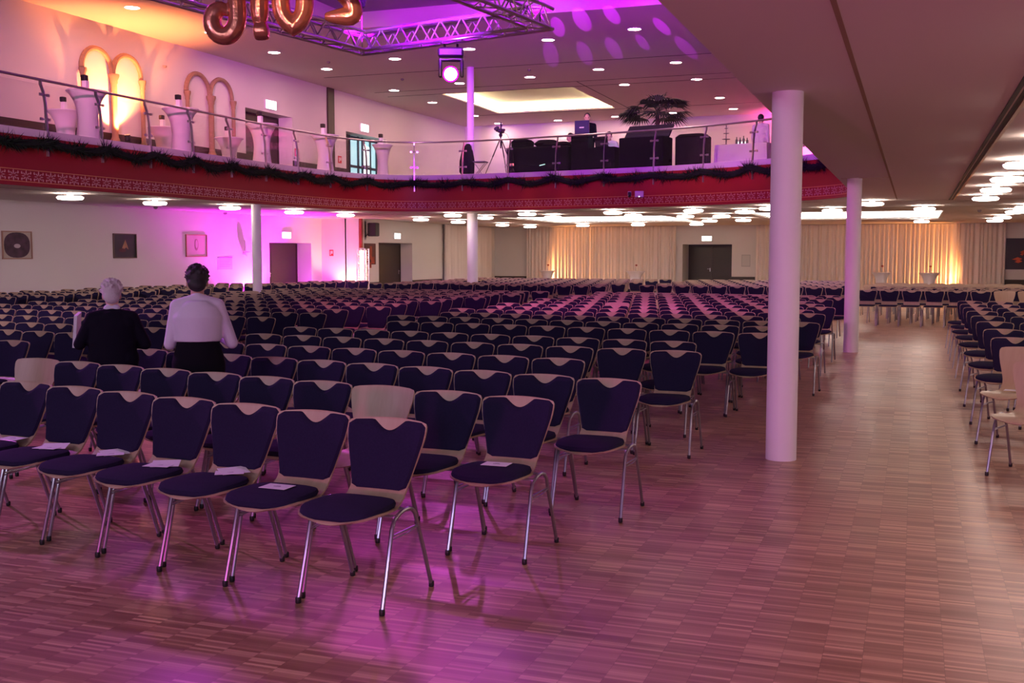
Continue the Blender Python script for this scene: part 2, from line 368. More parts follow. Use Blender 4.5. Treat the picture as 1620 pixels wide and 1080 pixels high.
# ornament band on the red front: rosettes and leaf pairs
orn = MB()
def leaf(c, tg, ang, L, W):
    n = Vector((tg.y, -tg.x))        # towards the hall
    o = Vector((c[0], c[1], c[2])) + Vector((n.x, n.y, 0))*.006
    U = Vector((tg.x, tg.y, 0)); V = Vector((0, 0, 1)); d1 = U*math.cos(ang)+V*math.sin(ang); d2 = -U*math.sin(ang)+V*math.cos(ang)
    k = Vector((n.x, n.y, 0))*.004
    P = [o, o+d1*L*.5+d2*W, o+d1*L, o+d1*L*.5-d2*W]
    orn.add([p-k*2 for p in P]+[p+k for p in P], [(4,5,6,7),(0,1,5,4),(1,2,6,5),(2,3,7,6),(3,0,4,7)])
s = 8.0; k = 0
while s < SL[-1]-12:
    p, tg = at_s(s); c3 = (p.x, p.y, 3.115)
    if k % 2 == 0:
        for q in range(8): leaf((c3[0]+tg.x*.03*math.cos(q*PI/4), c3[1]+tg.y*.03*math.cos(q*PI/4), c3[2]+.022*math.sin(q*PI/4)), tg, q*PI/4, .062 if q % 2 else .085, .012)
    else:
        for sx in (-1, 1):
            for sz in (-1, 1):
                b0 = (c3[0]+tg.x*.035*sx, c3[1]+tg.y*.035*sx, c3[2]+.038*sz)
                for aa in (20, 75): leaf(b0, tg, math.radians(aa*sz if sx > 0 else 180-aa*sz), .05, .011)
    s += .155; k += 1
struct(orn.build('trim_8', GOLDL, smooth=False))
for nm, z in (('trim_9', 3.225), ('trim_10', 3.005)):
    struct(ribbon(FRD, z, z+.012, .01, nm, mat('gold_line', (.75, .36, .14), .4), inward=-.006))
struct(ribbon(offset_curve([p for p in FRD if p[0] < -2.6], .75), ZS-.003, ZS+.01, .03, 'trim_11', mat('soffit_gap', (.16, .10, .14), .8)))
# walls built as panels round their openings
def wall(mb, axis, f, t, a0, a1, z0, z1, holes):
    hs = sorted(holes); cur = a0
    def bx(a, b, c, d):
        if b-a < 1e-4 or d-c < 1e-4: return
        if axis == 'x': mb.box(min(f, f+t), max(f, f+t), a, b, c, d)
        else: mb.box(a, b, min(f, f+t), max(f, f+t), c, d)
    for (h0, h1, k0, k1) in hs:
        bx(cur, h0, z0, z1); bx(h0, h1, z0, k0); bx(h0, h1, k1, z1); cur = h1
    bx(cur, a1, z0, z1)
m = MB()
wall(m, 'x', XL, -.6, YF, 34.6, 0, ZS, [(31.2, 33.87, 0, 2.06)])
wall(m, 'x', XL, -.6, YF, YB, ZD, ZC, [(29.96, 32.74, ZD, 6.3), (36.5, 39.8, ZD, 6.24)])
wall(m, 'y', 34.6, .5, -20.6, -19.0, 0, ZS, [])
wall(m, 'x', -18.5, -.55, 35.1, YB, 0, ZS, [(36.13, 38.99, 0, 2.1)])
m.box(-19.05, -18.5, 34.6, 35.1, 0, ZS)
struct(m.build('wall_left', PLASTER, smooth=False))
m = MB()
wall(m, 'y', YB, 1.4, XL-.6, XR, 0, ZS, [(-9.62, -7.46, 0, 2.11)])
wall(m, 'y', YB, .3, XL-.6, XR, ZD, ZC, [(-6.75, -5.6, ZD, 5.75)])
struct(m.build('wall_back', PLASTER, smooth=False))
m = MB(); m.box(XR, XR+.3, YF, YB, 0, ZS); m.box(XR, XR+.3, YF, YB, ZD, ZC); struct(m.build('wall_right', PLASTER, smooth=False))
m = MB(); m.box(XL-.6, XR, YF-.3, YF, 0, ZC+.5); struct(m.build('wall_front', PLASTER, smooth=False))
m = MB(); m.box(XL, XL+.06, 35.1, 35.55, ZD, ZC); struct(m.build('trim_12', DARKW, smooth=False))
# dark dado panels
b = MB(); WZ = .62
for a0, a1 in ((YF, 31.2), (33.87, 34.6)): b.box(XL, XL+.03, a0, a1, 0, WZ)
b.box(-20, -19.0, 34.57, 34.6, 0, WZ+.04); b.box(-19.0, -18.47, 34.57, 34.6, 0, WZ+.04)
for a0, a1 in ((34.6, 36.13), (38.99, 41.8)): b.box(-18.5, -18.47, a0, a1, 0, WZ+.04)
for a0, a1 in ((YF, 29.96), (32.74, 36.5), (39.8, 48)): b.box(XL, XL+.03, a0, a1, ZD, ZD+.9)
struct(b.build('baseboard_left', DARKW, smooth=False))
b = MB(); b.box(-18.5, -16.9, 47.97, 48, 0, .66); b.box(-7.46, -6.45, 47.97, 48, 0, .70); b.box(3.42, 8, 47.95, 48, 0, .66)
b.box(-20, -6.8, 47.97, 48, ZD, ZD+.9)
struct(b.build('baseboard_back', DARKW, smooth=False))
# doors
def door(name, axis, f, a0, a1, z0, z1, leaves, handle_side=1, mat_=DOORM, split=None):
    o = MB(); 
    def bx(mb, a, b, c, d, f0, f1):
        if axis == 'x': mb.box(min(f0, f1), max(f0, f1), a, b, c, d)
        else: mb.box(a, b, min(f0, f1), max(f0, f1), c, d)
    fr = MB(); sgn = 1 if axis == 'x' else -1
    bx(fr, a0, a1, z1-.05, z1, f-sgn*.05, f+sgn*.03); bx(fr, a0, a0+.05, z0, z1-.05, f-sgn*.05, f+sgn*.03); bx(fr, a1-.05, a1, z0, z1-.05, f-sgn*.05, f+sgn*.03)
    root = fr.build(name, DARKW, smooth=False); struct(root)
    edges = split or [a0+.05+(a1-a0-.1)*i/leaves for i in range(leaves+1)]
    for i in range(len(edges)-1):
        lf = MB(); bx(lf, edges[i]+.004, edges[i+1]-.004, z0+.01, z1-.055, f-sgn*.04, f+sgn*.005)
        leaf_o = lf.build('door_leaf', mat_, root, smooth=False)
        hm = MB(); ac = edges[i+1]-.09 if i == 0 else edges[i]+.09; zz = z0+1.02
        if i == 0 or len(edges) == 2:
            if axis == 'x':
                hm.tube([(f+.005, ac, zz), (f+.05, ac, zz), (f+.055, ac-.12, zz)], .01, 8); hm.box(f+.005, f+.012, ac-.02, ac+.02, zz-.12, zz+.04)
            else:
                hm.tube([(ac, f-.005, zz), (ac, f-.05, zz), (ac-.12, f-.055, zz)], .01, 8); hm.box(ac-.02, ac+.02, f-.012, f-.005, zz-.12, zz+.04)
            hm.build('door_handle', STEEL, leaf_o)
    return root
door('door_1', 'x', -20.58, 31.22, 33.85, 0, 2.05, 2, split=[31.27, 32.2, 33.8])
door('door_2', 'x', -19.02, 36.15, 38.97, 0, 2.09, 1)
door('door_3', 'y', 49.35, -9.6, -7.48, 0, 2.10, 2)
door('door_4', 'x', -20.55, 29.98, 32.72, ZD, 6.29, 2)
door('door_6', 'y', 48.25, -6.73, -5.62, ZD, 5.74, 2)
# glazed balcony door, daylight-bright room beyond
r = MB(); r.box(-20.5, -20.4, 36.52, 37.5, ZD, 6.22)
dr = struct(r.build('door_5', DOORM, smooth=False))
gb = MB(); gb.box(-20.47, -20.45, 37.55, 39.75, ZD+.05, 6.2); gb.build('glass_pane', emit('lit_glazing', (.40, .78, .80), .8), dr, smooth=False)
fm = MB()
for y in (37.5, 38.2, 38.55, 39.2, 39.74): fm.box(-20.44, -20.38, y-.04, y+.04, ZD, 6.22)
for z in (ZD+.05, 5.05, 6.15): fm.box(-20.44, -20.38, 37.5, 39.78, z-.05, z+.05)
fm.build('glazing_bar', mat('dark_teal_frame', (.03, .06, .07), .4), dr, smooth=False)
fm = MB(); fm.box(-20.43, -20.40, 38.62, 39.12, 4.3, 5.9); fm.build('lit_poster', emit('lit_white_panel', (.75, .97, .95), 1.5), dr, smooth=False)
# niches with stone arches on the upper left wall
STONE = wood('sandstone_arch', (.27, .17, .10), (.38, .26, .16), .8, (6, 6, 6))
def niche(y0, label):
    t = thing('arched_niche', label, 'arch frame', (XL, y0, ZD))
    W = 2.36; zs = 2.45; ra = .56
    for k, cy in enumerate((.60, 1.76)):
        fr = MB(); pts = [(0, cy-ra, .78)] if False else []
        for q in range(17):
            a = PI - PI*q/16; pts.append((.06, cy+ra*math.cos(a), zs+ra*math.sin(a)))
        fr.tube(pts, .068, 8, flat=.9)
        fr.build('arch', STONE, t)
    for k, yy in enumerate((.04, 1.18, 2.32)):
        p = MB(); rr = .085 if k == 1 else .06
        p.lathe([(rr*1.5, .62), (rr*1.5, .72), (rr*1.1, .78), (rr, .85), (rr*.95, zs-.28), (rr*1.15, zs-.25), (rr*1.2, zs-.18), (rr*1.7, zs-.08), (rr*1.7, zs-.02)], 12, Matrix.Translation((.1, yy, 0)))
        p.build('pilaster', STONE, t)
    s_ = MB(); s_.box(0, .32, -.08, W+.1, .50, .62); s_.build('sill', STONE, t, smooth=False)
    return t
niche(22.6, 'double arched stone frame glowing under an orange uplight')
niche(26.85, 'double arched stone frame in plain light beside the balcony door')
# columns
def column(x, y, r, z0, z1, label):
    m = MB(); m.lathe([(r, z0), (r, z0+.02), (r, z1-.02), (r, z1)], 48)
    o = m.build('column', mat('column_paint', (.78, .76, .80), .6), smooth=True); o.location = (x, y, 0)
    return tag(o, label, 'column')
column(-.975, 8.98, .122, 0, ZS, 'large white round column nearest the camera, beside the aisle')
column(-.98, 19.4, .122, 0, ZS, 'white round column further down the aisle')
column(-15.82, 24.1, .122, 0, ZS, 'slim white column at the left near the magenta lit wall')
column(-12.88, 31.5, .165, 0, ZS, 'white column rising to the balcony front left of centre')
column(-13.55, 33.0, .115, ZD, ZC, 'slim column standing on the balcony, tinted violet')
# curtains
def curtain(name, p0, p1, z0, z1, label, pitch=.17, amp=.055):
    a = Vector(p0); b = Vector(p1); L = (b-a).length; t = (b-a)/L; n = Vector((-t.y, t.x)); N_ = int(L/pitch*8)
    rows = []
    rnd = random.Random(len(label)); ph = [rnd.uniform(-.35, .35) for _ in range(int(L/pitch)+3)]
    for z, k in ((z1, .65), (z1-.12, .8), ((z0+z1)/2, 1), (z0, 1.15)):
        row = []
        for i in range(N_+1):
            s = L*i/N_; q = s/pitch; e = ph[int(q)]*(1-(q % 1))+ph[int(q)+1]*(q % 1)
            d = amp*k*math.sin(2*PI*(q+e)) * (1+.5*e); p = a+t*s+n*d; row.append((p.x, p.y, z))
        rows.append(row)
    m = MB(); m.grid(rows); o = m.build(name, mat('cream_curtain', (.84, .77, .72), .85, spec=.2), smooth=True)
    return tag(o, label, 'curtain')
curtain('curtain', (-18.35, 41.85), (-18.35, 47.2), .03, ZS-.02, 'cream pleated curtain along the left wall behind the column')
curtain('curtain', (-16.85, 47.85), (-9.9, 47.85), .03, ZS-.02, 'cream pleated curtain on the back wall left of the dark double door')
curtain('curtain', (-6.42, 47.85), (3.38, 47.85), .03, ZS-.02, 'cream pleated curtain on the back wall right of the dark double door')
# ================================================================ CEILING LIGHTS
ups = [(x, y) for x in (-18.05,) for y in (22.3, 25.5, 28.6, 31.7, 36.6, 40.0, 44.4, 47.3)] + [(-15.15, y) for y in (30.8, 35.9, 47.2)] + \
      [(-12.4, y) for y in (30.1, 35.5, 46.8)] + [(-9.8, y) for y in (29.6, 34.8, 38.2, 43.1, 46.4)] + [(-7.18, y) for y in (29.0, 34.4, 37.9, 42.6, 46.0)]
seed = None
XW = {-18.05: 'left wall', -15.15: 'second column of lights', -12.4: 'middle column of lights', -9.8: 'fourth column of lights', -7.18: 'right column of lights'}
cnt = {}
for (x, y) in ups:
    if seed is None:
        seed = thing('ceiling_downlight', '', 'ceiling light', (x, y, ZC), 0, 'round downlights in the upper ceiling')
        a = MB(); a.lathe([(.175, -.012), (.20, -.012), (.215, -.002), (.215, .03), (.175, .03)], 28, cap=False); a.build('trim_ring', mat('white_metal', (.8, .8, .8), .4), seed)
        a = MB(); a.lathe([(.001, -.004), (.172, -.004), (.172, .02)], 28, cap=False); a.build('lens', DOWN, seed)
        o = seed
    else: o = copy_tree(seed); o.location = (x, y, ZC)
    k = cnt.get(x, 0); cnt[x] = k+1
    o['label'] = 'round white downlight in upper ceiling, %s from camera, %s' % ({0: 'nearest'}.get(k, ROWN[k]), 'along the left wall' if x < -18 else 'in the '+XW[x])
los = [(-16.6, 18.4), (-16.5, 21.0), (-16.4, 23.8), (-16.35, 26.8), (-16.1, 29.3), (-13.2, 30.7), (-15.75, 33.9), (-15.65, 36.9), (-13.05, 33.0), (-10.7, 30.4), (-15.55, 41.2), (-10.75, 33.0), (-8.05, 30.2), (-8.06, 32.6),
       (-15.35, 44.0), (-12.7, 42.9), (-10.33, 42.6), (-5.65, 29.6), (-6.72, 33.9), (-5.64, 34.15), (-8.0, 42.6), (-6.79, 38.6), (-5.58, 38.3), (-4.46, 30.9), (-3.55, 28.9), (-2.12, 30.8), (-.97, 27.1), (.21, 30.5), (.2, 42.0),
       (1.38, 25.4), (1.37, 22.1), (1.36, 19.1), (1.34, 16.1), (2.6, 41.9), (2.6, 38.4), (2.6, 33.5), (2.6, 30.4),
       (1.40, 13.0), (1.42, 10.0), (1.45, 7.0), (1.45, 4.0), (4.2, 13), (4.2, 7), (4.2, 19), (4.2, 25)]
def zone(x, y):
    if x < -16.05: return 'along the left side under the balcony'
    if x > 4: return 'over the far right seats'
    if x > .9 and y < 26: return 'hanging over the right aisle seats'
    if x > 2: return 'at the far right under the balcony'
    if x > -3: return 'beyond the aisle under the balcony'
    if x > -9: return 'before the dark double door'
    return 'in the back left part'
seed = None; zc = {}
for (x, y) in sorted(los, key=lambda p: p[1]):
    if seed is None:
        seed = thing('disc_lamp', '', 'ceiling lamp', (x, y, ZS), 0, 'round white disc lamps under the balcony')
        a = MB(); a.lathe([(.055, -.06), (.06, -.03), (.06, 0)], 20); a.build('canopy', mat('white_metal', (.8, .8, .8), .4), seed)
        a = MB(); a.lathe([(.02, -.058), (.235, -.060), (.262, -.075), (.268, -.095), (.24, -.125), (.15, -.135), (.001, -.138)], 32, cap=False); a.build('diffuser', PEND, seed)
        a = MB(); a.lathe([(.262, -.070), (.275, -.072), (.275, -.080), (.266, -.082)], 32, cap=False); a.build('rim', mat('violet_fringe', (.35, .25, .6), .3), seed)  # rim coloured violet to imitate the purple fringe of the bright disc
        o = seed
    else: o = copy_tree(seed); o.location = (x, y, ZS)
    zn = zone(x, y); k = zc.get(zn, 0); zc[zn] = k+1
    o['label'] = 'white disc lamp, %s from camera of those %s' % ('nearest' if k == 0 else ROWN[k], zn)
# ceiling sprinkler heads / detectors
det = [(-17.3, 30.5, ZC, 'on upper ceiling left of the dark wall post'), (-16.6, 34.3, ZC, 'on upper ceiling right of the dark wall post'), (-19.9, 25.9, 6.95, 'high on wall between the two arch frames'),
       (-11.9, 34.0, ZC, 'on upper ceiling right of the balcony column'), (-18.3, 17.6, ZS, 'under the balcony left of the nearest disc lamp'), (-19.0, 24.2, ZS, 'under the balcony above the dark picture'),
       (-19.6, 28.2, ZS, 'grey box near the magenta light'), (1.7, 34.0, ZS, 'under the balcony at far right')]
for x, y, z, w_ in det:
    a = MB(); a.lathe([(.02, -.07), (.05, -.05), (.06, -.02), (.05, 0)], 14)
    o = a.build('smoke_detector', mat('grey_plastic', (.25, .2, .22), .5)); o.location = (x, y, z); tag(o, 'small round detector %s' % w_, 'detector', 'small ceiling detectors')
#@@RAIL
# ================================================================ RAILING + GARLAND
rail = thing('glass_railing', 'glass balcony railing with steel handrail and posts above the red front', 'railing', (-15.7, 16, ZD))
def inv(o, parent):    # keep world coordinates for a part whose thing sits elsewhere
    o.matrix_parent_inverse = Matrix.Translation(-Vector(parent.location)) if not parent.rotation_euler.z else (Matrix.Translation(parent.location) @ Matrix.Rotation(parent.rotation_euler.z, 4, 'Z')).inverted()
    return o
RIN = .10
s0 = 0
# arc-length of first seen post is near Y=16.4
for i, s_ in enumerate(SL):
    if FRD[i][1] >= 16.4 and FRD[i][0] < -10: s0 = s_; break
S0 = s0 - 1.5*7
hr = MB(); pts = []
s = S0
while s < SL[-1]-.3:
    p, tg = at_s(s); n = Vector((-tg.y, tg.x)); q = p + n*RIN; pts.append((q.x, q.y, 4.97)); s += .3
hr.tube(pts, .026, 10); inv(hr.build('handrail', STEEL, rail), rail)
s = S0; k = 0; posts = []
while s < SL[-1]-.4 and k < 36:
    p, tg = at_s(s); n = Vector((-tg.y, tg.x)); ang = math.atan2(tg.y, tg.x); M = RZ(ang, (p.x+n.x*(-.035), p.y+n.y*(-.035), 0))
    a = MB(); a.box(-.014, .014, -.02, .03, 3.52, 4.05, M)
    for i in range(6):
        z0 = 4.05+i*.14; y0 = .0+[0, .01, .015, .02, .04, .07][i]; y1 = [.01, .015, .02, .04, .07, .13][i]
        a.add([(-.013,y0-.025,z0),(.013,y0-.025,z0),(.013,y0+.03,z0),(-.013,y0+.03,z0),(-.013,y1-.025,z0+.14),(.013,y1-.025,z0+.14),(.013,y1+.03,z0+.14),(-.013,y1+.03,z0+.14)],
              [(0,3,2,1),(4,5,6,7),(0,1,5,4),(1,2,6,5),(2,3,7,6),(3,0,4,7)], M)
    a.box(-.012, .012, .10, .16, 4.87, 4.96, M)
    po = inv(a.build('post', STEEL, rail, smooth=False), rail)
    for z in (4.22, 4.68):
        cl = MB(); cl.tube([(-.11, .035, z), (.11, .035, z)], .016, 8, M=M); cl.box(-.12, -.06, .02, .06, z-.025, z+.025, M); cl.box(.06, .12, .02, .06, z-.025, z+.025, M)
        cl.build('glass_clamp', STEEL, po)
    if s+1.5 < SL[-1]-.4:
        g1 = MB(); A = []; B = []
        for i in range(7):
            pp, t2 = at_s(s+.03+(1.44)*i/6); n2 = Vector((-t2.y, t2.x)); a0 = pp+n2*.0; a1 = pp+n2*.012; A.append([(a0.x, a0.y, 4.03), (a0.x, a0.y, 4.86)]); B.append([(a1.x, a1.y, 4.03), (a1.x, a1.y, 4.86)])
        g1.sheet(A, B); inv(g1.build('glass_pane', GLASS, rail, smooth=False), rail)
    s += 1.5; k += 1
NEEDLE = mat('pine_green', (.012, .022, .014), .85, spec=.2)
gm = MB(); core = []
s = S0+.2
rg = random.Random(3)
while s < SL[-1]-3.5:
    p, tg = at_s(s); n = Vector((-tg.y, tg.x)); ph = ((s-S0) % 1.5)/1.5; z = 3.79 - .11*math.sin(PI*ph)+.02*math.sin(s*5.1); q = p - n*.12
    core.append((q.x, q.y, z))
    for _ in range(34):
        d = Vector((rg.uniform(-1, 1), rg.uniform(-1, 1), rg.uniform(-1, 1))); d.normalize(); L = rg.uniform(.10, .24)*(1+.35*math.sin(s*7.3)); w_ = .015
        if d.dot(Vector((n.x, n.y, 0))) > .35: continue
        o = Vector(core[-1]); sd = d.orthogonal().normalized()*w_; up_ = d.cross(sd).normalized()*w_
        gm.add([o+sd, o-sd*.5+up_, o-sd*.5-up_, o+d*L], [(0,1,3),(1,2,3),(2,0,3),(0,2,1)])
    s += .075
gm.tube(core, .08, 6)
tag(gm.build('pine_garland', NEEDLE, smooth=False), 'dark green pine garland swagged along the red balcony front', 'garland')
# ================================================================ CHAIRS
def chair_shell():
    # profile of the one-piece ply shell: (y, z, half width)
    pr = [(-.352, .434, .075), (-.347, .443, .115), (-.336, .451, .150), (-.315, .458, .179), (-.285, .463, .198), (-.235, .465, .209), (-.17, .463, .212), (-.10, .459, .207), (-.05, .455, .196), (-.01, .453, .182), (.02, .453, .170), (.05, .460, .163),
          (.082, .478, .159), (.102, .505, .158), (.122, .55, .165), (.143, .61, .181), (.168, .69, .206), (.188, .75, .220), (.201, .79, .224), (.208, .808, .222), (.213, .822, .212), (.216, .829, .180), (.217, .833, .12)]
    P = []; Q = []; NJ = 12
    for i, (y, z, hw) in enumerate(pr):
        a = pr[max(i-1, 0)]; b = pr[min(i+1, len(pr)-1)]; ty, tz = b[0]-a[0], b[1]-a[1]; L = math.hypot(ty, tz); ny, nz = -tz/L, ty/L   # front/up normal
        back = max(0, min(1, (z-.458)/.07)); r = []; q = []
        for j in range(NJ+1):
            u = -1+2*j/NJ; x = u*hw; cv = .032*back*(1-(u*hw/.22)**2) if back else -.010*(1-u*u)*(1 if y < .05 else 0)
            if back: yy, zz = y+cv, z
            else: yy, zz = y, z+cv
            if i >= len(pr)-1: zz += .004*(1-u*u)
            r.append((x, yy, zz)); q.append((x, yy-ny*.011, zz-nz*.011))
        P.append(r); Q.append(q)
    m = MB(); m.sheet(P, Q); return m
def shell_y(x, z):
    pr = [(.082, .478), (.102, .505), (.122, .55), (.143, .61), (.168, .69), (.188, .75), (.201, .79), (.208, .808), (.216, .83)]
    for (a, b), (c_, d) in zip(pr, pr[1:]):
        if z <= d: t = max(0, (z-b)/(d-b)); y = a+(c_-a)*t; break
    else: y = .216
    return y+.032*min(1, max(0, (z-.458)/.07))*(1-(x/.22)**2)
def back_pad(flat=False):
    rows = []; N_ = 30
    def hw(z): return .150+(.217-.150)*max(0, min(1, (z-.50)/.25))**.95
    P = []; Q = []
    zs = [.500, .515, .58, .66, .73, .785, .815, 1]
    for i, z in enumerate(zs):
        r = []; q = []
        for j in range(N_+1):
            u = -1+2*j/N_; 
            ztop = .826 - .006*abs(u)**3 - (.052*math.cos(PI/2*min(1, abs(u)/.42))**1.15)
            if abs(u) > .88: ztop -= (abs(u)-.88)/.12*.018
            zb = .500 + (.014*((abs(u)-.8)/.2) if abs(u) > .8 else 0)
            t = (zs[i]-.500)/(.815-.500) if z < 1 else 1
            if i == 6: t = .93
            zz = zb+(ztop-zb)*t; x = u*hw(zz)
            edge = 1 if (j in (0, N_) or i in (0, len(zs)-1)) else 0
            y = shell_y(x, zz)
            r.append((x, y-(.004 if edge else .020), zz)); q.append((x, y+.002, zz))
        P.append(r); Q.append(q)
    m = MB(); m.sheet(Q, P); return m
def seat_pad():
    m = MB(); secs = []
    HW = [(-.347, .068), (-.342, .108), (-.331, .143), (-.311, .172), (-.281, .191), (-.232, .203), (-.17, .206), (-.10, .201), (-.05, .190), (-.012, .172), (.008, .148), (.018, .105), (.021, .05)]
    outl = [(h, y) for y, h in HW]+[(-h, y) for y, h in reversed(HW)]; seg = len(outl)
    def ring(k, z): return [(x*k, -.165+(y+.165)*k, z-.018*max(0, min(1, (-(-.165+(y+.165)*k)-.26)/.09))) for x, y in outl]
    for k, z in ((.975, .456), (1.0, .468), (.97, .484), (.86, .492), (.5, .495)):
        secs.append(ring(k, z))
    vs = [p for r in secs for p in r]; fs = []
    for k in range(len(secs)-1):
        for i in range(seg): fs.append((k*seg+i, k*seg+(i+1)%seg, (k+1)*seg+(i+1)%seg, (k+1)*seg+i))
    fs.append(tuple(range(seg-1, -1, -1))); fs.append(tuple((len(secs)-1)*seg+i for i in range(seg)))
    return m.add(vs, fs)
TR = .0105
def leg_pts(sx, front):
    top = (sx*.226, .008, .445)
    if front: return [(sx*.229, -.25, .012), (sx*.226, -.19, .215), (sx*.224, -.145, .375), (sx*.223, -.118, .417), (sx*.227, -.07, .440), (sx*.226, -.03, .445), top]
    return [(sx*.229, .235, .012), (sx*.226, .165, .20), (sx*.224, .105, .345), (sx*.228, .075, .405), (sx*.227, .045, .434), top]
def leg_mesh(sx, front, seg=8): m = MB(); m.tube(leg_pts(sx, front), TR, seg); return m
def cap_mesh(sx, front):
    p = leg_pts(sx, front)[0]; m = MB(); m.lathe([(.011, 0), (.014, .004), (.014, .026), (.012, .03)], 10, Matrix.Translation((p[0], p[1], 0))); return m
def frame_mesh():
    m = MB(); m.tube([(-.222, .02, .435), (-.16, .02, .437), (.16, .02, .437), (.222, .02, .435)], .009, 6)
    m.tube([(-.228, -.10, .430), (-.15, -.17, .442), (.15, -.17, .442), (.228, -.10, .430)], .008, 6)
    for sx in (-1, 1): m.tube([(sx*.224, -.152, .345), (sx*.224, .105, .345)], .005, 6); m.tube([(sx*.226, -.157, .33), (sx*.237, -.02, .333), (sx*.226, .11, .34)], .004, 5)
    return m
CH = {}
CH['shell'] = chair_shell().mesh('chair_shell', PLY, True)
CH['back'] = back_pad().mesh('back_pad', FABRIC, True)
CH['seat'] = seat_pad().mesh('seat_pad', FABRIC, True)
for sx in (-1, 1):
    for fr in (True, False):
        CH['leg', sx, fr] = leg_mesh(sx, fr).mesh('leg', CHROME, True); CH['cap', sx, fr] = cap_mesh(sx, fr).mesh('foot_cap', BLACKP, True)
CH['frame'] = frame_mesh().mesh('under_frame', CHROME, True)
# simpler shared meshes for distant chairs: all four legs in two pieces still separate parts
def link(name, me, parent):
    o = bpy.data.objects.new(name, me); COL.objects.link(o); o.parent = parent; return o
def make_chair(x, y, rz, padded, level, label, group):
    t = thing('banquet_chair' if padded else 'plain_chair', label, 'chair', (x, y, 0), rz, group)
    link('shell', CH['shell'], t)
    if padded: link('back_pad', CH['back'], t); link('seat_pad', CH['seat'], t)
    for sx in (-1, 1):
        for fr in (True, False):
            l = link('leg', CH['leg', sx, fr], t)
            if level == 0: link('foot_cap', CH['cap', sx, fr], l)
    if level <= 1: link('under_frame', CH['frame'], t)
    return t
def cam_depth(x, y): return -.3449*x+.9387*y
def px_of(x, y, z):
    d = Vector((x, y, z))-Vector((0, 0, CAMZ)); P_ = .079117; S_ = .352163
    fw = Vector((-math.sin(S_)*math.cos(P_), math.cos(S_)*math.cos(P_), -math.sin(P_))); rt = Vector((math.cos(S_), math.sin(S_), 0)); up_ = rt.cross(fw)
    zz = d.dot(fw); return 810+1728*d.dot(rt)/zz, 540-1728*d.dot(up_)/zz, zz
# rows: block, right end x, y of the backrest there, left limit x, slope angle (deg), spacing
ROWS = []
def R(block, xr, yr, xl, ang, sp=.493): ROWS.append((block, xr, yr, xl, ang, sp))
MBk = 'middle block'
R(MBk, -2.45, 4.87, -6.3, 12); R(MBk, -2.12, 5.88, -6.6, 11.5); R(MBk, -1.87, 6.95, -6.4, 10.8); R(MBk, -2.62, 8.20, -6.3, 7.6); R(MBk, -1.89, 9.20, -6.3, 6.5)
R(MBk, -2.12, 10.20, -6.6, 7.5); R(MBk, -1.5, 11.58, -6.35, 7.6); R(MBk, -1.61, 12.68, -6.6, 7.8); R(MBk, -1.27, 13.64, -6.35, 8.3)
yy = 14.72
for k in range(9): R(MBk, -1.60 if k % 2 == 0 else -1.36, yy+(0 if k % 2 == 0 else -.02), -6.6 if k % 2 == 0 else -6.4, 8.2); yy += 1.02
LB = 'left block'
for (x, y) in [(-8.07, 8.12), (-8.29, 9.15), (-8.03, 10.12), (-8.27, 11.2), (-8.05, 12.35), (-7.92, 13.45), (-8.15, 14.5), (-7.94, 15.5), (-8.18, 16.58), (-8.0, 17.62), (-8.22, 18.6), (-7.93, 19.55), (-8.2, 20.5), (-7.91, 21.5), (-8.18, 22.5), (-7.95, 23.5)]:
    R(LB, x, y, -14.6, 6.5)
for k in range(18): R('side block', -16.4 - .22*(k % 2), 13.5+1.05*k, -19.5, 3)
for k in range(8): R('far middle block', -1.9-.25*(k % 2), 28.9+1.05*k, -6.9, 4)
for k in range(9): R('far left block', -7.9-.25*(k % 2), 28.2+1.05*k, -15.0 , 4)
for k in range(10): R('right block', .95+.493*9*math.cos(math.radians(11)), [9.15, 10.6, 11.80, 13.12, 14.58, 15.95, 17.28, 18.5, 19.75, 21.0][k]-.493*9*math.sin(math.radians(11)), .9, 11)
for k in range(7): R('far right block', 4.4-[0, .24, .10, .33, .05, .2, .3][k], 27.0+1.08*k, -1.1+.1*(k % 2), 1.5)
chairs = []   # (depth, block, row, col, x, y, rz, padded)
rn = {}
rc = random.Random(11)
WOOD = {(MBk, 1, 2), (MBk, 1, 9), ('left block', 9, 9), (MBk, 12, 7), ('left block', 12, 12)}
for (bl, xr, yr, xl, ang, sp) in ROWS:
    r = rn.get(bl, 0); rn[bl] = r+1; th = math.radians(ang); col = 0; x = xr; y = yr
    while x > xl:
        phi = -math.radians({'right block': 23, MBk: 3.2, 'left block': 3}.get(bl, 4))+rc.uniform(-.025, .025)
        ox, oy = x + (math.sin(phi))*.217, y - math.cos(phi)*.217
        padded = (bl, r, col) not in WOOD
        if bl == 'right block' and r < 2: padded = False
        if bl == 'far right block' and r >= 4: padded = False
        if bl == 'far right block' and r == 0 and x > 1.9: padded = False
        px, py, zz = px_of(ox, oy, .6)
        ok = zz > 3 and -45 < px < 1665
        # gaps seen in the photo
        if bl == 'far left block' and r < 1 and x < -12.3 and x > -13.7: ok = False
        if bl == 'side block' and oy > 27.5 and ox < -18.1: ok = False
        if math.dist((ox, oy), (-18.1, 34.15)) < .8 or math.dist((ox, oy), (-19.2, 32.4)) < 1.1: ok = False
        if any(abs(ox-cx) < .42 and abs(oy-cy) < .5 for cx, cy in ((-.975, 8.98), (-.98, 19.4), (-15.82, 24.1), (-12.88, 31.5))): ok = False
        if ok: chairs.append([zz, bl, r, col, ox, oy, phi, padded])
        col += 1; x -= sp*math.cos(th); y += sp*math.sin(th)
chairs.sort(key=lambda c_: c_[0])
npad = 0; stuff = []
TOT = {}
for c_ in chairs: TOT[(c_[1], c_[2])] = max(TOT.get((c_[1], c_[2]), 0), c_[3])
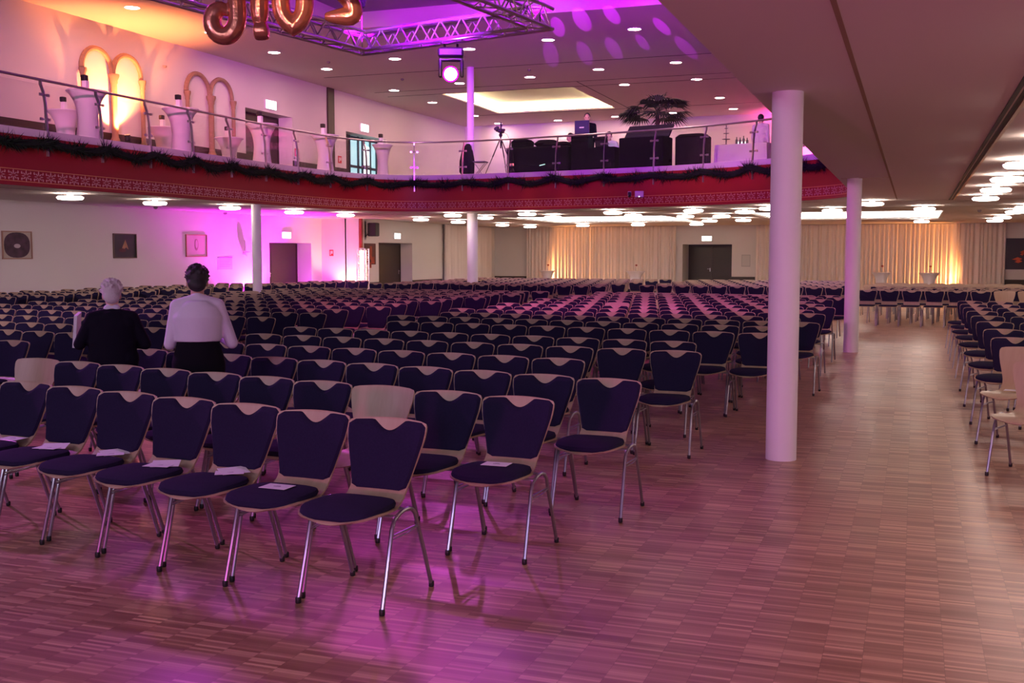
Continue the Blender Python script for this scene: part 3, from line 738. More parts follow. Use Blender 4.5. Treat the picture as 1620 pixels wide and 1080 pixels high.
for (zz, bl, r, col, x, y, phi, padded) in chairs:
    if padded and npad >= 300: stuff.append((x, y, phi)); continue
    if padded: npad += 1
    lv = 0 if zz < 13.5 else (1 if zz < 19 else 2)
    rowname = ROWN[r] if r < 20 else 'last'
    kind = 'navy padded' if padded else 'plain beech'
    if bl == 'right block': pos = (['leftmost']+ORD[1:])[9-col if col <= 9 else 0]+(' from left' if col < 9 else '')
    else: pos = ORD[col] + ('' if col == 0 else ' from right')
    lab = '%s chair, %s in %s row of the %s' % (kind, pos, rowname, bl)
    make_chair(x, y, phi, padded, lv, lab, 'navy padded chairs in rows' if padded else 'plain beech chairs in rows')
# the most distant padded chairs
sm = MB(); fabf = []; metf = []
def flat_panel(outl, th, M):   # outl: list of (x,y,z) front face, extruded back
    n = len(outl); sm.add(list(outl)+[(p[0], p[1]+th, p[2]) for p in outl], [tuple(range(n)), tuple(range(2*n-1, n-1, -1))]+[(i, i+n, (i+1) % n+n, (i+1) % n) for i in range(n)], M)
mi = []
def mark(k): 
    while len(mi) < len(sm.f): mi.append(k)
BP = [(-.158, .17, .565), (.158, .17, .565), (.205, .18, .76), (.198, .19, .808), (.11, .19, .812), (.05, .19, .778), (0, .19, .772), (-.05, .19, .778), (-.11, .19, .812), (-.198, .19, .808), (-.205, .18, .76)]
BS = [(-.176, .185, .47), (.176, .185, .47), (.18, .19, .58), (.222, .2, .755), (.221, .21, .81), (.16, .215, .83), (-.16, .215, .83), (-.221, .21, .81), (-.222, .2, .755), (-.18, .19, .58)]
for (x, y, phi) in stuff:
    M = RZ(phi, (x, y, 0))
    flat_panel(BS, .012, M); sm.box(-.21, .21, -.37, .14, .45, .462, M); mark(0)
    flat_panel(BP, .014, M); sm.rbox(-.2, .2, -.35, .10, .463, .49, .02, M); mark(1)
    for sx in (-1, 1):
        sm.tube([(sx*.236, -.25, 0), (sx*.23, -.14, .39), (sx*.226, .0, .445), (sx*.23, .08, .40), (sx*.236, .235, 0)], TR, 4, M=M)
    mark(2)
if stuff:
    o = sm.build('banquet_chair', [PLY, FABRIC, CHROME], smooth=False)
    o.data.polygons.foreach_set('material_index', mi)
    tag(o, 'rows of navy padded chairs far back beneath the balcony', 'chair', 'navy padded chairs in rows'); o['kind'] = 'stuff'
# programme cards on the seats
seat_of = {(c_[1], c_[2], c_[3]): c_ for c_ in chairs}
cards = [((MBk, 0, 1), .0, -.12, .03, 'flat white card with small print on second chair from right, front row'),
         ((MBk, 0, 2), .04, .0, .6, 'folded white card on third chair from right in front row'),
         ((MBk, 0, 3), .05, -.06, .2, 'pair of overlapping white cards on fourth chair of front row'),
         ((MBk, 0, 4), .04, .02, .7, 'folded white card on fifth chair from right in front row'),
         ((MBk, 0, 5), .03, -.04, .15, 'pair of white cards on sixth chair from right in front row'),
         ((MBk, 0, 6), .06, .04, .1, 'white card on seventh chair from right in front row'),
         ((MBk, 1, 0), .0, -.10, .06, 'flat white card on end chair of second row by the aisle'),
         ((MBk, 1, 3), .10, -.05, .5, 'folded white card on fourth chair from right in second row'),
         ((MBk, 1, 7), .05, -.05, .3, 'white card on eighth chair from right in second row'),
         ((MBk, 1, 8), .04, -.05, .1, 'white card on ninth chair from right in second row'),
         (('right block', 2, 9), .06, .02, .2, 'white card on seat of the third aisle chair at right'),
         (('right block', 3, 9), .06, .02, .2, 'white card on seat of the fourth aisle chair at right'),
         (('right block', 4, 9), .06, .02, .2, 'white card on seat of the fifth aisle chair at right'),
         (('right block', 5, 9), .06, .02, .2, 'white card on seat of the sixth aisle chair at right'),
         (('right block', 1, 9), .0, -.05, .2, 'white card on the plain wooden seat at right')]
for key, dx, dy, a_, lab in cards:
    if key not in seat_of: continue
    c_ = seat_of[key]; p = RZ(c_[6], (c_[4], c_[5], 0)) @ Vector((dx, dy, .499 if c_[7] else .476)); m = MB()
    m.box(-.075, .075, -.053, .053, 0, .0015)
    if 'folded' in lab or 'pair' in lab:
        Mx = Matrix.Translation((.02, .03, .004)) @ Matrix.Rotation(.35, 4, 'Z') @ Matrix.Rotation(math.radians(9), 4, 'X'); m.box(-.075, .075, -.053, .053, 0, .0015, Mx)
    o = m.build('programme_card', PAPER, smooth=False); o.location = p; o.rotation_euler = (0, 0, a_+c_[6]); tag(o, lab, 'card', 'programme cards on the seats')
    pm = MB(); pm.box(-.02, .02, -.006, .006, .0016, .002); pm.box(-.012, .012, .012, .016, .0016, .002); pp = pm.build('print', mat('print_grey', (.35, .3, .38), .7), o, smooth=False)
#@@PROPS
# ================================================================ TRUSS, STAGE LIGHTS, BALLOONS
T0 = Vector((-8.72, 16.50)); T1 = Vector((-5.10, 15.62)); TD = Vector((-.15, -.989)); TL = 4.6; TZ = 4.97; TS = .29
corners = [T0, T1, T1+TD*TL, T0+TD*TL]
cen = sum(corners, Vector((0, 0)))/4
tr = thing('lighting_truss', 'square aluminium lighting truss hanging over the seats', 'truss', (cen.x, cen.y, TZ))
def truss_side(a, b, z, S, nb):
    m = MB(); t = (b-a).normalized(); n = Vector((-t.y, t.x)); L = (b-a).length
    if (cen-a).dot(n) < 0: n = -n
    C4 = [(a, z), (a, z+S), (a+n*S, z), (a+n*S, z+S)]
    def P(k, s): o, zz = C4[k]; return (o.x+t.x*s, o.y+t.y*s, zz)
    for k in range(4):
        s0_, s1_ = (0, L) if k < 2 else (S, L-S)
        m.tube([P(k, s0_), P(k, s1_)], .029, 8)
    for i in range(nb):
        s0_ = S*.2+(L-S*.4)*i/nb; s1_ = S*.2+(L-S*.4)*(i+1)/nb; sm_ = (s0_+s1_)/2
        for (k, l) in ((0, 1), (2, 3), (0, 2), (1, 3)):
            m.tube([P(k, s0_), P(l, sm_)], .012, 5); m.tube([P(l, sm_), P(k, s1_)], .012, 5)
    return m
for i in range(4):
    o = truss_side(corners[i], corners[(i+1) % 4], TZ, TS, 9).build('truss_span', ALU, tr); inv(o, tr)
sl = MB()
for c_ in corners: 
    q = c_+(cen-c_).normalized()*.2
    sl.tube([(q.x, q.y, TZ+.05), (q.x, q.y, 8.05)], .012, 5)
inv(sl.build('hanging_cable', BLACKP, tr), tr)
def moving_head(x, y, z, yaw, tilt, label, lit=True, sc_=1.0, col=MAGENTA):
    t = thing('moving_head_light', label, 'stage light', (x, y, z), yaw)
    t.scale = (sc_,)*3
    B = mat('black_lamp_body', (.02, .016, .03), .4)
    m = MB(); m.rbox(-.20, .20, -.15, .15, -.20, -.05, .03); m.tube([(-.1, 0, -.05), (-.1, 0, .02)], .02, 8); m.tube([(.1, 0, -.05), (.1, 0, .02)], .02, 8); m.build('base', B, t)
    m = MB()
    for sx in (-1, 1): m.rbox(sx*.17-.028, sx*.17+.028, -.06, .06, -.50, -.22, .015)
    m.rbox(-.19, .19, -.06, .06, -.25, -.19, .015); m.build('yoke', B, t)
    m = MB(); m.lathe([(.07, -.20), (.11, -.16), (.125, -.05), (.125, .06), (.12, .14), (.10, .15)], 24); h = m.build('lamp_head', B, t)
    h.location = (0, 0, -.45); h.rotation_euler = (tilt, 0, 0)
    m = MB(); m.lathe([(.001, .158), (.08, .156), (.103, .150), (.10, .14)], 24, cap=False)
    m2 = MB(); m2.lathe([(.1, .152), (.118, .158), (.124, .148), (.12, .13)], 24, cap=False)
    if lit: m2.build('glow_ring', emit('magenta_ring', (1.0, .0, .75), 2.2), h)  # emissive ring imitates the magenta halo around the white lens core
    l = m.build('lens', emit('magenta_lens', (1.0, .18, .9), 60) if lit else mat('dark_lens', (.02, .02, .03), .1), h)
    return t
mh = T0.lerp(T1, .49)
moving_head(mh.x, mh.y+.05, TZ-.03, .35, math.radians(98), 'glowing magenta moving head lamp under the truss')
moving_head(-8.3, 15.6, TZ+1.25, .1, math.radians(150), 'dark unlit lamp hanging above the truss corner beside balloons', False, 1.15)
FOIL = mat('copper_foil', (1.0, .36, .25), .24, .72, bump=.5, bscale=14, var=.1, vscale=3)
def balloon(px, py, pz, rz, parts, label, r=.118):
    t = thing('foil_balloon', label, 'balloon', (px, py, pz), rz, 'foil number balloons')
    m = MB()
    for pts, closed in parts:
        P3 = smoothpts([(a, 0, b) for a, b in (pts+[pts[0]] if closed else pts)], 4)
        if closed: P3 = P3[:-1]; m.tube(P3, r, 12, closed=True, flat=1)
        else:
            n = len(P3); R_ = [r*min(1, .35+ .65*math.sin(min(1, i/(n-1)*5)*PI/2))*min(1, .35+.65*math.sin(min(1, (1-i/(n-1))*5)*PI/2)) for i in range(n)]
            m.tube(P3, R_, 12)
    b = m.build('foil_body', FOIL, t); rm = b.modifiers.new('r', 'REMESH'); rm.mode = 'VOXEL'; rm.voxel_size = .014; rm.use_smooth_shade = True
    m = MB(); m.tube([(0, 0, .84), (0, 0, 3.6)], .003, 4); m.build('string', mat('string_white', (.6, .6, .6), .6), t)
brz = .36
balloon(-8.36, 12.10, 4.36, brz, [([(-.10, .82), (.05, .78), (.14, .62), (.165, .42), (.15, .22), (.05, .09), (-.08, .10), (-.155, .22), (-.13, .36), (-.03, .42), (.06, .36)], False)], 'copper pink foil balloon six at left, seen from behind')
balloon(-7.96, 12.29, 4.42, brz, [([(0, .09), (0, .45), (0, .80), (.06, .74), (.13, .66)], False), ([(-.08, .09), (.02, .09), (.12, .10)], False)], 'copper pink foil balloon one beside the six')
balloon(-7.55, 12.42, 4.47, brz, [([(0, .08), (.13, .25), (.15, .5), (.10, .74), (0, .80), (-.10, .74), (-.15, .5), (-.13, .25)], True)], 'copper pink foil balloon zero with pointed bottom')
balloon(-7.02, 12.68, 4.60, brz, [([(-.19, .10), (0, .10), (.17, .12), (.15, .28), (.02, .42), (-.13, .56), (-.11, .74), (0, .81), (.14, .74)], False)], 'copper pink foil balloon two at right, seen from behind')
# ================================================================ UPLIGHTS (LED cans with their beams)
def led_can(x, y, z, target, color, energy, angle, label, lens=40, blend=.6):
    t = thing('led_uplight', label, 'uplight', (x, y, z))
    B = mat('black_can', (.02, .02, .02), .5)
    m = MB(); m.box(-.07, .07, -.05, .05, 0, .012); m.box(-.085, -.075, -.02, .02, .0, .15); m.box(.075, .085, -.02, .02, 0, .15); m.build('stand', B, t, smooth=False)
    d = (Vector(target)-Vector((x, y, z+.13))).normalized(); q = d.to_track_quat('Z', 'Y')
    m = MB(); m.lathe([(.05, -.08), (.07, -.06), (.075, .08), (.068, .085)], 20); h = m.build('can', B, t); h.location = (0, 0, .13); h.rotation_euler = q.to_euler()
    m = MB(); m.lathe([(.001, .088), (.066, .087), (.066, .08)], 20, cap=False); m.build('lens', emit('lens_%s' % label.split()[0], color, lens), h)
    p = Vector((x, y, z+.13))+d*.12
    spot('uplight_beam', p, target, energy, color, angle, blend, .05)
    return t
led_can(-19.25, 30.1, 0, (-20.0, 29.8, 2.3), (1.0, .03, 1.0), 1500, 140, 'magenta floor uplight against the wall behind the left column')
led_can(-18.75, 34.2, 0, (-18.95, 34.6, 2.9), (1.0, .36, .22), 260, 115, 'amber floor uplight at the wall corner by the lit truss tower')
led_can(-19.2, 32.6, 0, (-19.55, 34.6, 1.8), (.90, .06, 1.0), 120, 100, 'purple floor uplight between the brown door and the cubes')
led_can(-16.1, 47.3, 0, (-13.2, 47.9, 2.3), (1.0, .36, .10), 520, 95, 'amber floor uplight before the left back curtain')
led_can(2.0, 47.3, 0, (-.6, 47.9, 2.3), (1.0, .36, .10), 520, 95, 'amber floor uplight before the right back curtain')
led_can(-19.5, 23.78, ZD+.62, (-19.95, 23.78, 7.4), (1.0, .24, .07), 1700, 115, 'orange uplight on the sill of the nearer double arch')
led_can(-19.4, 18.3, ZD, (-19.9, 18.3, 7), (.7, .12, 1.0), 60, 60, 'small purple uplight on the balcony floor at far left')
led_can(-3.4, 46.4, ZD, (-2.6, 48, 7.4), (1.0, .07, .42), 3600, 125, 'pink uplight at the back wall of the balcony')
# moving-head washes: magenta on seats and floor, purple on the ceiling well
spot('head_wash', (mh.x, mh.y-.1, TZ-.6), (-2.6, 5.2, 0), 150, (1.0, .10, .9), 34, .7)
spot('head_wash', (-5.2, 13, 4.8), (-.9, 5.0, 0), 110, (.9, .12, 1.0), 38, .9)
spot('head_wash', (-9, 13, 4.8), (-6.5, 19, 0), 520, (1.0, .15, .6), 80, .9)
spot('head_wash', (-5.5, 12.5, 4.8), (-3.2, 19.5, 0), 620, (1.0, .14, .65), 75, .9)
spot('head_wash', (-9, 13, 4.8), (-12, 12, 0), 260, (.85, .12, 1.0), 80, .9)
for (x, y, tx, ty, e) in ((-8.6, 15.8, -10.5, 24.0, 3200), (-5.3, 15.2, -4.2, 23.5, 3800), (-7.0, 13.5, -7.0, 21.5, 3600)):
    spot('well_wash', (x, y, TZ+.35), (tx, ty, 8.0), e, (.50, .002, 1.0), 75, .5)
gr = random.Random(9)
for k in range(9):      # narrow gobo beams raking over the ceiling between the downlights
    spot('gobo_beam', (-5.6, 14.9, TZ+.75), (-9.0+k*.86, 27.9+gr.uniform(-.9, 1.2), ZC), 42000, (.55, .008, 1.0), gr.uniform(1.3, 2.2), .35, .01)
for k in range(8):
    spot('gobo_beam', (-5.6, 14.9, TZ+.75), (-10.4+k*1.0, 31.5+gr.uniform(-.9, 1.2), ZC), 30000, (.55, .008, 1.0), gr.uniform(.9, 1.7), .35, .01)
spot('column_wash', (-7.5, 16.4, TZ+.4), (-13.5, 32.8, 5.8), 9000, (.62, .06, 1.0), 14, .8)
# ================================================================ BALCONY TABLES
def bar_table(x, y, z, h, rt, label, seed=[None], name='bar_table', group='white draped bar tables on the balcony'):
    t = thing(name, label, 'bar table', (x, y, z), 0, group)
    m = MB(); prof = [(rt*.62, .015), (rt*.58, h*.12), (rt*.50, h*.38), (rt*.50, h*.55), (rt*.60, h*.75), (rt*.80, h*.90), (rt, h*.985)]
    m.lathe(smoothpts(prof, 3), 32, cap=False); m.build('stretch_cover', WHITEC, t)
    m = MB(); m.lathe([(rt*.995, h*.975), (rt+.005, h*.985), (rt, h), (.001, h+.002)], 32, cap=False); m.build('table_top', WHITEC, t)
    m = MB(); m.lathe([(rt*.6, 0), (rt*.6, .02), (.03, .03), (.03, h*.95)], 20); m.build('pedestal', STEEL, t)
    return t
def table_deco(x, y, z, label, dx=0):
    t = thing('table_lantern', label, 'lantern', (x, y, z), 0, 'lanterns on the balcony bar tables')
    m = MB(); m.rbox(-.055, .055, -.055, .055, 0, .21, .008); m.build('paper_sleeve', PAPER, t)
    m = MB(); m.rbox(-.08, .03, -.06, .06, .215, .33, .01); m.tube([(-.06, 0, 0), (-.06, 0, .22)], .012, 6); m.build('black_cap', BLACKP, t)
tb = [(-16.36, 18.72, 'nearest, before the orange lit arch'), (-19.1, 21.1, 'by the wall left of the orange lit arch'), (-16.3, 21.75, 'between the two double arches'), (-19.1, 24.75, 'by the wall right of the orange arch'),
      (-16.2, 25.0, 'before the upper dark door'), (-19.0, 27.6, 'by the wall under the plain arch'), (-16.0, 27.95, 'left of the dark wall post'), (-15.65, 30.9, 'at the railing bend before the glazed door')]
for i, (x, y, w_) in enumerate(tb):
    bar_table(x, y, ZD, 1.12, .42 if i < 7 else .33, 'white draped bar table %s' % w_)
    table_deco(x-.05, y+.02, ZD+1.125, 'small white lantern, black top, on table %s' % w_)
for i, (x, y, h, r, w_) in enumerate([(-14.9, 45.0, .97, .33, 'at the back left before the amber lit curtain'), (-11.0, 45.0, .97, .40, 'at the back left of the dark double door'), (.55, 44.6, .97, .38, 'at the back right before the amber curtain'), (-5.0, 45.0, .97, .35, 'at the back behind the aisle column'), (-1.2, 45, .97, .36, 'far back behind the second aisle column')]):
    bar_table(x, y, 0, h, r, 'white draped bar table %s' % w_, group='white bar tables at the back of the hall')
    t = thing('flower_vase', 'small red flower vase, table %s' % w_, 'vase', (x, y, h+.003), 0, 'flower vases on the back bar tables')
    m = MB(); m.lathe([(.02, 0), (.025, .05), (.012, .12), (.016, .15)], 12); m.build('vase', STEEL, t)
    m = MB(); m.ball((.03, 0, .24), .05, .04, .035); m.tube([(0, 0, .12), (.02, 0, .22)], .006, 5); m.build('flower', mat('red_petal', (.35, .06, .05), .7), t)
# ================================================================ WALL THINGS
def exit_sign(loc, axis, label, w_=.36, h=.18):
    t = thing('exit_sign', label, 'exit sign', loc)
    m = MB()
    if axis == 'x': m.box(0, .05, -w_/2-.012, w_/2+.012, -h/2-.012, h/2+.012)
    else: m.box(-w_/2-.012, w_/2+.012, -.05, 0, -h/2-.012, h/2+.012)
    m.build('housing', mat('white_metal', (.8, .8, .8), .4), t, smooth=False)
    m = MB()
    if axis == 'x': m.box(.05, .056, -w_/2, w_/2, -h/2, h/2)
    else: m.box(-w_/2, w_/2, -.056, -.05, -h/2, h/2)
    m.build('lit_panel', SIGN, t, smooth=False)
exit_sign((XL, 31.38, 6.55), 'x', 'lit exit sign above the upper dark door', .6, .27)
exit_sign((XL, 37.9, 6.50), 'x', 'lit exit sign above the glazed balcony door', .6, .27)
exit_sign((XL, 32.2, 2.31), 'x', 'lit exit sign above the lower left brown door', .52, .2)
exit_sign((-18.5, 37.6, 2.36), 'x', 'lit exit sign above the dark door under the balcony', .5, .2)
exit_sign((-8.55, YB, 2.36), 'y', 'lit exit sign above the dark double door at back', .42, .2)
exit_sign((-7.15, YB, 6.38), 'y', 'lit exit sign on the balcony back wall at right', .42, .22)
exit_sign((-8.9, YB, 6.38), 'y', 'lit exit sign on the balcony back wall behind the buffet', .42, .22)
def picture(y0, y1, z0, z1, label, frame_col, ground, art, X=XL):
    t = thing('framed_picture', label, 'picture', (X, (y0+y1)/2, (z0+z1)/2), 0)
    hy, hz = (y1-y0)/2, (z1-z0)/2; F_ = mat('frame_'+frame_col[0], frame_col[1], .4, .3)
    m = MB(); m.box(0, .035, -hy, hy, hz-.025, hz); m.box(0, .035, -hy, hy, -hz, -hz+.025); m.box(0, .035, -hy, -hy+.025, -hz+.025, hz-.025); m.box(0, .035, hy-.025, hy, -hz+.025, hz-.025)
    m.build('frame', F_, t, smooth=False)
    m = MB(); m.box(.002, .012, -hy+.02, hy-.02, -hz+.02, hz-.02); m.build('canvas', ground, t, smooth=False)
    art(t, hy, hz)
def disc_shape(t, cy, cz, ry, rz_, m_, x=.016, n=28, p=1.0, name='painted_motif'):
    m = MB(); vs = [(x, cy+ry*math.copysign(abs(math.cos(a))**p, math.cos(a)), cz+rz_*math.copysign(abs(math.sin(a))**p, math.sin(a))) for a in [2*PI*i/n for i in range(n)]]
    m.add([(.011, b, c) for a, b, c in vs]+vs, [tuple(range(n, 2*n))]+[(i, (i+1) % n, n+(i+1) % n, n+i) for i in range(n)]); m.build(name, m_, t, smooth=False)
swirl = mat('dark_violet_paint', (.07, .035, .06), .7, var=.9, vscale=7)
picture(19.9, 20.82, 1.55, 2.21, 'square framed picture of a dark violet round shape, leftmost on wall', ('tan', (.35, .2, .15)), mat('cream_mount', (.50, .45, .38), .8),
    lambda t, a, b: (disc_shape(t, 0, .0, .40, .30, swirl, p=.8), disc_shape(t, 0, -.02, .10, .05, mat('pale_paint', (.5, .45, .5), .8), x=.019)))
def art2(t, a, b):
    m = MB(); m.add([(.016, -.12, -.06), (.016, .02, .17), (.016, .10, .0), (.016, .14, -.10), (.016, .04, -.04), (.016, -.02, -.08)], [(0, 5, 4, 3, 2, 1)]); m.build('painted_motif', mat('ochre_paint', (.42, .26, .12), .8, var=.5, vscale=8), t, smooth=False)
    disc_shape(t, -.10, -.12, .14, .05, mat('dim_red_paint', (.08, .03, .02), .8), x=.014)
picture(23.68, 24.6, 1.56, 2.22, 'dark framed painting with a small ochre shape, middle of left wall', ('brown', (.10, .06, .04)), mat('black_paint', (.012, .014, .012), .6, var=.6, vscale=6), art2)
picture(26.77, 27.78, 1.59, 2.25, 'pale drawing in pinkish frame above the woman in white', ('rose', (.42, .16, .12)), mat('pale_paper', (.55, .45, .42), .8),
    lambda t, a, b: (disc_shape(t, 0, .03, .09, .17, mat('sepia_line', (.36, .22, .2), .8)), disc_shape(t, 0, .05, .06, .12, mat('pale_paper', (.55, .45, .42), .8), x=.019)))
t = thing('notice_board', 'small pale notice with grey header on the wall by the left column', 'notice', (XL, 28.7, 1.4))
m = MB(); m.box(0, .01, -.38, .38, -.2, .19); m.build('sheet', mat('notice_paper', (.55, .5, .55), .7), t, smooth=False)
m = MB(); m.box(.01, .014, -.38, .38, .15, .19); [m.box(.01, .013, -.3, .3*(1-.2*(i % 3)), .09-.05*i, .10-.05*i) for i in range(5)]; m.build('print', mat('notice_grey', (.2, .18, .25), .7), t, smooth=False)
t = thing('wall_sconce', 'pale wall lamp in the magenta beam beside the left column', 'wall lamp', (XL, 29.7, 1.7))
m = MB(); m.lathe([(.02, -.1), (.10, -.02), (.13, .03), (.13, .05), (.02, .06)], 16, Matrix.Translation((.15, 0, 0))); m.box(0, .1, -.03, .03, -.03, .03); m.build('bowl', PLASTER, t)
m = MB(); m.lathe([(.03, .06), (.035, .2), (.02, .42)], 10, Matrix.Translation((.15, -.12, 0))); m.build('candle', PLASTER, t)
for (loc, ax, w_, lb) in (((-19.6, 34.6, 1.72), 'y', .16, 'small red fire alarm sign on the purple lit wall'), ((XL, 33.0, 5.15), 'x', .25, 'small red sign by the upper dark door'), ((XL, 36.0, 5.15), 'x', .25, 'small red sign by the glazed door')):
    m = MB()
    if ax == 'y': m.box(-w_/2, w_/2, -.012, 0, -.11, .11)
    else: m.box(0, .012, -w_/2, w_/2, -.13, .13)
    o = m.build('fire_sign', mat('sign_red', (.6, .03, .04), .5), smooth=False); o.location = loc; tag(o, lb, 'sign')
    m = MB()
    if ax == 'y': m.box(-.05, -.02, -.015, -.012, -.07, .07); m.box(.0, .05, -.015, -.012, -.03, .07)
    else: m.box(.012, .015, -.07, -.02, -.08, .08); m.box(.012, .015, .02, .08, -.03, .08)
    m.build('pictogram', PAPER, o, smooth=False)
t = thing('wall_speaker', 'black loudspeaker on the wall above the red picture', 'speaker', (-18.3, 35.1, 2.55))
m = MB(); m.rbox(-.05, .28, -.12, .18, -.24, .24, .02); m.build('cabinet', BLACKP, t)
m = MB(); m.box(-.04, .27, -.128, -.12, -.22, .22); m.build('grille', mat('grille_black', (.02, .02, .02), .8, bump=.5, bscale=200), t, smooth=False)
m = MB(); m.tube([(-.22, 0, -.28), (-.05, 0, -.1)], .015, 6); m.box(-.22, -.2, -.05, .05, -.35, .3); m.build('bracket', BLACKP, t)
redart = mat('red_artwork', (.35, .05, .02), .6, var=1.0, vscale=3)
t = thing('wall_picture', 'dark red abstract picture between lit truss tower and dark door', 'picture', (-18.5, 35.42, 1.68))
m = MB(); m.box(0, .03, -.42, .42, -.38, .38); m.build('panel', mat('maroon_panel', (.10, .015, .015), .5), t, smooth=False)
m = MB()
for k, (a, b, c, d) in enumerate([(-.3, -.1, -.3, .1), (-.05, .12, -.2, .28), (.05, .3, -.34, -.1), (-.1, .05, -.5, -.3)]): m.box(.03, .036+.002*k, a, b, c, d)
m.build('painted_blocks', redart, t, smooth=False)
t = thing('wall_picture', 'wide dark picture with glowing red shapes at far right of back wall', 'picture', (4.4, YB-.01, 1.69))
m = MB(); m.box(-.98, .98, -.03, 0, -.62, .62); m.build('panel', mat('night_panel', (.02, .010, .016), .3), t, smooth=False)
m = MB(); rp_ = random.Random(5)
for k in range(16):
    x = rp_.uniform(-.6, .8); z = rp_.uniform(-.5, .1); a = rp_.uniform(.06, .2); m.add([(x-a, -.034, z), (x, -.034, z-.05), (x+a, -.034, z+.02), (x+.02, -.034, z+.09)], [(0, 1, 2, 3)])
m.build('painted_shapes', mat('fire_paint', (.75, .10, .03), .5, var=.6, vscale=5), t, smooth=False)
m = MB(); m.box(-.19, .19, -.012, 0, -.26, .26); o = m.build('wall_plan', mat('plan_grey', (.5, .5, .5), .6), smooth=False); o.location = (-6.85, YB, 1.4); tag(o, 'pale framed notice right of the dark double door', 'notice')
m = MB(); m.box(-.16, .16, -.014, -.012, -.22, .22); m.build('print', mat('plan_white', (.62, .62, .60), .6), o, smooth=False)
m = MB(); m.box(-18.56, -18.40, 34.62, 34.72, 1.9, ZS); 
t = m.build('trim_13', mat('rust_panel', (.30, .04, .015), .5), smooth=False); struct(t)
for i, x in enumerate((-19.75, -19.36)):
    o = MB(); o.rbox(-.17, .17, -.17, .17, 0, .50, .01); b = o.build('cube_stool', mat('patterned_cube', (.35, .16, .22), .7, var=.8, vscale=18)); b.location = (x, 34.3, 0)
    tag(b, ('left' if i == 0 else 'right')+' of the two patterned cubes under the red sign', 'cube stool', 'patterned cubes by the wall')
t = thing('security_camera', 'small dark security camera on the red balcony front', 'camera', (-7.28, 29.02, 3.27), .2)
m = MB(); m.rbox(-.04, .04, -.10, .0, -.02, .07, .01); m.ball((0, -.08, -.04), .04, .04, .035); m.build('camera_body', BLACKP, t)
m = MB(); m.rbox(-.05, .05, -.02, .02, -.04, .09, .01); m.build('mount', PLASTER, t)
m = MB(); m.rbox(-.12, .12, -.07, 0, -.08, .09, .01); o = m.build('junction_box', mat('lilac_box', (.6, .55, .65), .5)); o.location = (-7.0, 28.98, 3.27); o.rotation_euler = (0, 0, .2); tag(o, 'small pale box on the red front beside the security camera', 'box')
m = MB(); m.ball((0, -.075, -.06), .012); m.build('indicator_lamp', emit('white_led', (1, .9, 1), 4), o)
# lit truss tower
t = thing('truss_tower', 'short square truss tower glowing pink white from inside', 'truss tower', (-18.1, 34.15, 0))
m = MB(); S = .30; Hh = 1.86
for sx in (-1, 1):
    for sy in (-1, 1): m.tube([(sx*S/2, sy*S/2, .02), (sx*S/2, sy*S/2, Hh)], .025, 8)
for k in range(6):
    z0 = .06+k*.3; z1 = z0+.15; z2 = z0+.3
    for (a, b) in (((-1, -1), (1, -1)), ((1, -1), (1, 1)), ((1, 1), (-1, 1)), ((-1, 1), (-1, -1))):
        m.tube([(a[0]*S/2, a[1]*S/2, z0), (b[0]*S/2, b[1]*S/2, z1), (a[0]*S/2, a[1]*S/2, z2)], .011, 5)
m.box(-.19, .19, -.19, .19, 0, .02); m.box(-.17, .17, -.17, .17, Hh, Hh+.015); m.build('truss_frame', ALU, t)
m = MB(); m.rbox(-.095, .095, -.095, .095, .05, Hh-.05, .01); m.build('glow_sleeve', emit('tower_glow', (1.0, .50, .42), 2.4), t)
# ================================================================ BALCONY CONTROL PLACE
m = MB(); m.rbox(-1.0, .95, -.35, .35, 0, .88, .04); m.rbox(-.92, -.35, -.25, .3, .86, 1.12, .06); m.rbox(-.2, .5, -.25, .3, .86, 1.08, .10); m.rbox(.1, .9, -.3, .3, .86, 1.0, .06)
o = m.build('draped_equipment', BLACKC); o.location = (-10.46, 31.05, ZD); o.rotation_euler = (0, 0, -.05); tag(o, 'long black draped equipment cases left of the seated man', 'equipment case')
bv = o.modifiers.new('b', 'BEVEL'); bv.width = .03; bv.segments = 2
m = MB(); m.rbox(-.06, .06, -.02, 0, -.02, .05, .005); q = m.build('red_lamp', emit('red_glow', (1, .2, .25), 1.6), o); q.location = (-.82, -.355, .35)
m = MB(); m.rbox(-.09, .09, -.02, 0, -.012, .012, .005); q = m.build('green_lamp', emit('green_glow', (.5, 1, .7), .9), o); q.location = (.15, -.355, .33); q.rotation_euler = (0, -.2, 0)
t = thing('monitor_screen', 'dark monitor on a black stand hiding the suited man', 'monitor', (-9.2, 30.95, ZD), -.05)
m = MB(); m.rbox(-.22, .22, -.03, .03, 1.20, 1.60, .01); m.build('screen_housing', mat('navy_plastic', (.03, .025, .10), .4), t)
m = MB(); m.rbox(-.27, .27, -.2, .2, 0, 1.2, .02); m.tube([(0, 0, 1.15), (0, 0, 1.3)], .03, 8); m.build('stand', BLACKC, t)
m = MB(); m.box(-.07, .07, -.034, -.03, 1.38, 1.41); m.build('maker_label', PAPER, t, smooth=False)
t = thing('mixing_desk', 'black flight case desk with raised lid before the palm', 'mixing desk', (-7.15, 30.5, ZD), -.2)
m = MB(); m.rbox(-.72, .62, -.35, .35, 0, .98, .02); m.build('case', BLACKC, t)
m = MB(); m.add([(-.75, .05, 1.0), (.62, .05, 1.0), (.62, .42, 1.38), (-.75, .42, 1.38), (-.75, .10, .97), (.62, .10, .97), (.62, .46, 1.34), (-.75, .46, 1.34)], [(0,1,2,3),(7,6,5,4),(0,4,5,1),(1,5,6,2),(2,6,7,3),(3,7,4,0)]); m.build('lid', mat('navy_case_lid', (.008, .007, .016), .65), t, smooth=False)
